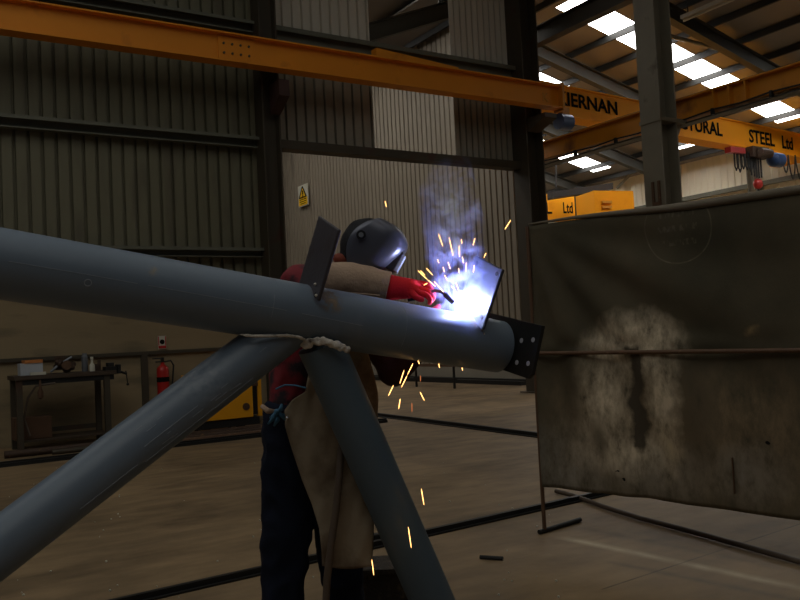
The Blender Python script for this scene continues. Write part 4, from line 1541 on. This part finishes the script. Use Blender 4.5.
# strap, string bow, eyelet
MB().tube([P(276, 389, 3.24), P(285, 385, 3.225), P(296, 385.5, 3.21), P(306, 388, 3.19)], .0035, 8).build('apron_strap', 'string', t)
m = MB()
c = (276, 412)
for (a_, b_) in (((270, 418), (278, 410)), ((282, 404), (276, 414)), ((285, 420), (277, 412)), ((274, 426), (277, 414)), ((268, 424), (276, 411))):
    m.tube([P(a_[0], a_[1], 3.20), P((a_[0] + b_[0]) / 2 + 2, (a_[1] + b_[1]) / 2, 3.19), P(b_[0], b_[1], 3.20)], [.004, .010, .006], 8)
m.ball(P(277, 412, 3.195), .013, 8)
m.build('apron_tie', 'string', t, smooth=True)
MB().tube([P(262, 406, 3.24), P(268, 411, 3.22), P(275, 411, 3.205)], [.009, .012, .006], 8).build('tie_end', 'suede', t, smooth=True)
MB().ball(P(287.5, 418, 3.22), .007, 8).build('eyelet', 'screw', t, smooth=True)

# ---- boots
for (fp, nm) in ((foot_r, 'boot'), (foot_l, 'boot')):
    b0_ = V((fp.x, fp.y, 0))
    m = MB()
    m.loft([(b0_ + UPZ * .02 + FD * -.03, RT * .048, FD * .07), (b0_ + UPZ * .10, RT * .05, FD * .06), (b0_ + UPZ * .26, RT * .055, FD * .06)], 20)
    m.loft([(b0_ + FD * -.09 + UPZ * .05, RT * .035, UPZ * .045), (b0_ + FD * .0 + UPZ * .055, RT * .047, UPZ * .055), (b0_ + FD * .1 + UPZ * .045, RT * .05, UPZ * .042), (b0_ + FD * .18 + UPZ * .035, RT * .035, UPZ * .03)], 20)
    o = m.build(nm, 'boot', t)
    remesh(o, .012, 2)
    MB().loft([(b0_ + FD * .04 + UPZ * 0.0, RT * .05, FD * .14), (b0_ + FD * .04 + UPZ * .02, RT * .05, FD * .14)], 24).build('boot_sole', 'rubber', o)

# ---- hood and helmet
hu = (RGT * .85 - UPZ * .53).normalized()     # where the face looks
hv = (RGT * .53 + UPZ * .85).normalized()     # top of the head
hw = -FWD                                     # towards the camera
H = P(374, 249, HD)
m = MB()
m.ball(H - hu * .045 + hv * .0, (.098, .095, .108), 14, (hu, hw, hv))
m.loft([(P(345, 266, 3.36), RGT * .05, FWD * .06), (P(352, 256, 3.35), RGT * .055, FWD * .07), (P(360, 245, 3.34), RGT * .06, FWD * .07)], 20)
hd = m.build('hood', 'hood', t)
remesh(hd, .012, 2)
wrinkle(hd, .008, 14, .006, 20)
MB().ball(P(341, 260, 3.31), (.035, .03, .025), 10, (hu, hw, hv)).build('neck_scarf', pm('orange_scarf', rgb(120, 50, 30), .8, 0, .2, 20, .2), t, smooth=True)

# helmet shell: side profile swept across the head
# (a = how far the shell stands out along hu, for heights along hv)
prof = [(-.142, .058, .070), (-.128, .064, .080), (-.09, .075, .096), (-.05, .086, .106), (-.015, .099, .111), (.02, .111, .113), (.05, .118, .113), (.075, .114, .110), (.096, .098, .102), (.110, .074, .088), (.119, .042, .066), (.123, .010, .028)]
NA = 32
vs, fs = [], []
for (hvv, aa, ww) in prof:
    back = -.055 - .02 * (hvv > 0) 
    for k in range(NA + 1):
        th = -PI / 2 + PI * k / NA
        ct, st = math.cos(th), math.sin(th)
        ct = abs(ct) ** .82
        st = math.copysign(abs(st) ** .82, st)
        vs.append(H + hv * hvv + hu * (aa * 1.05 * ct) + hw * (ww * st))
nr = NA + 1
for j in range(len(prof) - 1):
    for k in range(NA):
        a_ = j * nr + k
        fs.append((a_, a_ + 1, a_ + nr + 1, a_ + nr))
# side cheeks running back from the shell rim
o_ = len(vs)
for sgn, kk in ((-1, 0), (1, NA)):
    base = len(vs)
    for j, (hvv, aa, ww) in enumerate(prof):
        r_ = max(0, 1 - ((hvv + .01) / .15) ** 2)
        vs.append(H + hv * hvv - hu * (.098 * r_ + .004) + hw * (ww * .97 * sgn))
    for j in range(len(prof) - 1):
        a_ = j * nr + kk
        fs.append((a_, a_ + nr, base + j + 1, base + j))
# chin bottom
m = MB().add(vs, fs)
he = m.build('welding_helmet', 'helmet', t, smooth=True)
bm = bmesh.new(); bm.from_mesh(he.data)
bmesh.ops.remove_doubles(bm, verts=bm.verts, dist=.0005)
bmesh.ops.recalc_face_normals(bm, faces=bm.faces)
bm.to_mesh(he.data); bm.free()
md = he.modifiers.new('sub', 'SUBSURF'); md.levels = 2; md.render_levels = 2
md = he.modifiers.new('so', 'SOLIDIFY'); md.thickness = .004
bake(he); he.data.shade_smooth()
# lens box standing proud of the face
lb = H + hu * .092 + hv * .0
MB().box(lb + hu * .006 - hv * .004, hu * .020, hw * .062, hv * .044).build('lens_frame', 'lens', he, bevel=.004)
MB().box(lb + hu * .032 - hv * .004, hu * .007, hw * .055, hv * .037).build('lens_glass', 'glass', he, bevel=.003)
kb = H + hv * .015 - hu * .062 + hw * .106
MB().cyl(kb, kb + hw * .016, .019, 20).build('pivot_knob', 'hood', he, smooth='auto')
MB().cyl(kb + hw * .016, kb + hw * .020, .010, 16).build('knob_screw', 'grey', he, smooth='auto')
m = MB().ball(H + hv * .104 + hu * .02, (.062, .06, .022), 10, (hu, hw, hv))
m.build('crown_cap', 'lens', he, smooth=True)

# ================================================================== TORCH AND LEADS
ARC = P(463, 303, 3.285)
tp = P(426, 296, dh - .005)
t = thing('welding_torch', 'swan-neck welding torch held in the red glove, its tip in the arc', 'welding torch', P(440, 300, dh))
MB().tube([P(408, 299, dh + .01), P(420, 296.5, dh), P(431, 293.5, dh)], [.011, .0125, .0115], 14).build('handle', 'rubber', t, smooth=True)
MB().tube([P(428, 293.6, dh), P(435, 290.5, dh - .03), P(441, 291.5, dh - .045), P(446, 295, dh - .045)], .007, 12).build('swan_neck', 'rusty', t, smooth=True)
MB().tube([P(444.5, 294, dh - .046), P(453, 302.5, dh - .035)], [.0105, .009], 14).build('nozzle', 'clutter', t, smooth='auto')
pts = [P(344, 425, 3.175), P(341, 450, 3.165), P(339, 480, 3.14), P(336, 510, 3.13), P(331, 545, 3.12), P(327, 580, 3.12), P(325, 620, 3.12), P(322, 655, 3.15)]
fine = []
for i in range(len(pts) - 1):
    for k in range(4):
        fine.append(pts[i].lerp(pts[i + 1], k / 4))
pts2 = [P(352, 380, 3.19), P(348, 400, 3.165)] + fine
for p in pts2:
    p.z = max(p.z, .02)
tag(MB().tube(pts2, .014, 12).build('torch_lead', 'hose', smooth=True), 'thick dark welding lead hanging in front of the leather apron', 'cable')

# spattered steel block behind the legs
p0 = P(366, 561, 3.95); 
t = thing('steel_trestle', 'dark spattered steel trestle on the floor between the apron and the right pipe leg', 'trestle', (p0.x, p0.y, 0))
q = P(386, 562, 3.9)
ztop = q.z
dl_ = RGT
MB().box(q - UPZ * .012, RGT * .16, FWD * .12, UPZ * .012).build('top_plate', 'speck', t, bevel=.003)
MB().box(V((q.x, q.y, (ztop - .024) / 2)), RGT * .15, FWD * .10, UPZ * ((ztop - .024) / 2)).build('body_block', 'speck', t, bevel=.006)

# ================================================================== ARC, SMOKE, SPARKS
m = MB().ball(ARC, .008, 10)
o = m.build('welding_arc', 'arc', smooth=True)
tag(o, 'blinding blue-white welding arc at the foot of the right cleat plate', 'welding arc')
ld = bpy.data.lights.new('arc_light', 'POINT')
ld.energy = 12.5
ld.color = (.33, .38, 1.0)
ld.shadow_soft_size = .012
lo = bpy.data.objects.new('arc_light', ld)
lo.location = ARC + hw * .018 + UPZ * .012
COL.objects.link(lo)


def smoke(name, rings, dens, label, nscale, thr, col=(.30, .36, 1.0, 1), an=.2):
    m = MB().loft(rings, 20)
    xs = [p.x for p in m.v]; ys = [p.y for p in m.v]
    org_local = V(((min(xs) + max(xs)) / 2, (min(ys) + max(ys)) / 2, min(p.z for p in m.v)))
    m_ = bpy.data.materials.new(name + '_fume')
    m_.use_nodes = True
    nt = m_.node_tree
    nt.nodes.clear()
    out = N(nt, 'ShaderNodeOutputMaterial')
    pv = N(nt, 'ShaderNodeVolumeScatter')
    pv.inputs['Color'].default_value = col
    pv.inputs['Anisotropy'].default_value = an
    tc = N(nt, 'ShaderNodeTexCoord')
    no = N(nt, 'ShaderNodeTexNoise')
    no.inputs['Scale'].default_value = nscale; no.inputs['Detail'].default_value = 6
    no.inputs['Distortion'].default_value = .8
    nt.links.new(tc.outputs['Object'], no.inputs['Vector'])
    k = nmath(nt, 'MULTIPLY', nmath(nt, 'SUBTRACT', no.outputs['Fac'], thr, clamp=True), 1 / (1 - thr))
    # fade to the edge of the plume with the generated box coordinates
    sp = N(nt, 'ShaderNodeSeparateXYZ')
    nt.links.new(tc.outputs['Generated'], sp.inputs[0])
    ex = nmath(nt, 'SUBTRACT', sp.outputs[0], .5); ey = nmath(nt, 'SUBTRACT', sp.outputs[1], .5)
    rr = nmath(nt, 'MULTIPLY', nmath(nt, 'SQRT', nmath(nt, 'ADD', nmath(nt, 'MULTIPLY', ex, ex), nmath(nt, 'MULTIPLY', ey, ey))), 2)
    fade = nmath(nt, 'SUBTRACT', 1, rr, clamp=True)
    ez = nmath(nt, 'MULTIPLY', nmath(nt, 'SUBTRACT', 1, sp.outputs[2]), 5, clamp=True)
    k = nmath(nt, 'MULTIPLY', nmath(nt, 'MULTIPLY', k, fade), nmath(nt, 'MULTIPLY', ez, dens))
    # extra dense fume at the arc, added to make its glowing halo
    la = ARC - org_local
    va = N(nt, 'ShaderNodeVectorMath', operation='DISTANCE')
    nt.links.new(tc.outputs['Object'], va.inputs[0]); va.inputs[1].default_value = la
    core = nmath(nt, 'MULTIPLY', nmath(nt, 'POWER', nmath(nt, 'SUBTRACT', 1, nmath(nt, 'DIVIDE', va.outputs['Value'], .085), clamp=True), 2), 16)
    k = nmath(nt, 'ADD', k, core)
    nt.links.new(k, pv.inputs['Density'])
    nt.links.new(pv.outputs[0], out.inputs['Volume'])
    o = m.build(name, m_)
    return tag(o, label, 'smoke', kind='stuff')


def sring(x, y, d, r):
    return (P(x, y, d), RGT * r, FWD * r)


smoke('smoke_plume', [sring(462, 318, 3.27, .10), sring(460, 290, 3.26, .13), sring(457, 260, 3.26, .13), sring(452, 225, 3.26, .135), sring(447, 190, 3.26, .12), sring(446, 160, 3.26, .10)],
      130, 'hazy blue smoke rising from the welding arc', 13, .5)

SP = []


def sp(x0, y0, x1, y1, d=3.2, w=.0015, m='spark'):
    SP.append((x0, y0, x1, y1, d, w, m))


k_ = 5.4545
for a_ in ((155, 75, 180, 145), (213, 95, 235, 195), (280, 105, 283, 130), (268, 140, 270, 200), (355, 98, 343, 140), (415, 180, 403, 205),
           (285, 200, 292, 235), (207, 228, 220, 268), (307, 232, 305, 280), (88, 262, 125, 302), (42, 275, 95, 325), (95, 325, 140, 363), (56, 275, 82, 302),
           (130, 333, 185, 395), (188, 300, 205, 330), (95, 345, 75, 355), (350, 245, 345, 285), (265, 262, 268, 290), (180, 255, 188, 285),
           (250, 340, 270, 400), (225, 360, 245, 380), (150, 215, 158, 235)):
    sp(410 + a_[0] / k_, 220 + a_[1] / k_, 410 + a_[2] / k_, 220 + a_[3] / k_)
labs = []
lab_up = 'orange spark flying in the smoke above the welding arc'
lab_left = 'orange spark streaking left from the arc above the red glove'
lab_dn = 'orange spark falling in the cluster just below the big pipe'
n_up = len(SP)
for s in SP:
    left = max(s[0], s[2]) < 446 and min(s[1], s[3]) > 262
    labs.append((lab_left, 'sparks flying left over the glove') if left else (lab_up, 'sparks in the smoke above the arc'))
SPL = [((510.8, 220, 504.8, 229.5, 3.2), 'orange spark alone to the upper right of the cleat plate, nearest the screen'),
       ((385, 201, 386.5, 207, 3.2), 'small orange spark alone high above the welding helmet'),
       ((421.3, 488.6, 424, 505, 3.05), 'orange spark falling just right of the right pipe leg'),
       ((408.3, 527, 411.3, 548, 3.0), 'orange spark falling in front of the right pipe leg'),
       ((371.8, 559.5, 373.8, 575.3, 3.05), 'orange spark falling at the lower right corner of the apron'),
       ((438.5, 362.7, 439.6, 368, 3.25), 'small orange spark under the big pipe left of its end plate'),
       ((462, 367.5, 462.6, 370.5, 3.25), 'tiny orange spark under the big pipe nearest its end plate')]
# the spark outside the cluster at far right is labelled apart
for (q, lb_) in SPL:
    sp(*q); labs.append((lb_, None))
k_ = 4.444
for a_ in ((147, 15, 122, 65), (107, 45, 88, 105), (120, 70, 95, 122), (60, 112, 37, 160), (90, 172, 83, 218), (178, 142, 197, 180), (168, 0, 175, 18)):
    sp(380 + a_[0] / k_, 360 + a_[1] / k_, 380 + a_[2] / k_, 360 + a_[3] / k_, 3.2)
    labs.append((lab_dn, 'sparks falling below the pipe'))
for a_ in ((142, 190, 142, 232), (180, 68, 180, 95)):
    sp(380 + a_[0] / k_, 360 + a_[1] / k_, 380 + a_[2] / k_, 360 + a_[3] / k_, 3.2, .0018, 'spark_dim')
    labs.append(('dim reddish spark dying out below the big pipe', 'dim sparks below the pipe'))
for (x0, y0, x1, y1, d, w, mt), (lb_, gr) in zip(SP, labs):
    a_, b_ = P(x0, y0, d), P(x1, y1, d + .01)
    v = b_ - a_
    pts = [a_ + v * k for k in (0, .15, .5, .85, 1)]
    o = MB().tube(pts, [w * .3, w, w * 1.05, w * .9, w * .3], 8).build('welding_spark', mt, smooth=True)
    tag(o, lb_, 'spark', gr)

# ================================================================== WORLD / VIEW
w = bpy.data.worlds.new('world')
w.use_nodes = True
bg = w.node_tree.nodes['Background']
bg.inputs[0].default_value = (.72, .80, 1.0, 1)
bg.inputs[1].default_value = .02
sc.world = w
sc.view_settings.view_transform = 'Standard'
sc.view_settings.look = 'None'
sc.view_settings.gamma = 1
sc.view_settings.exposure = 0
sc.cycles.volume_step_rate = .35
sc.cycles.max_bounces = 6
sc.cycles.volume_bounces = 1
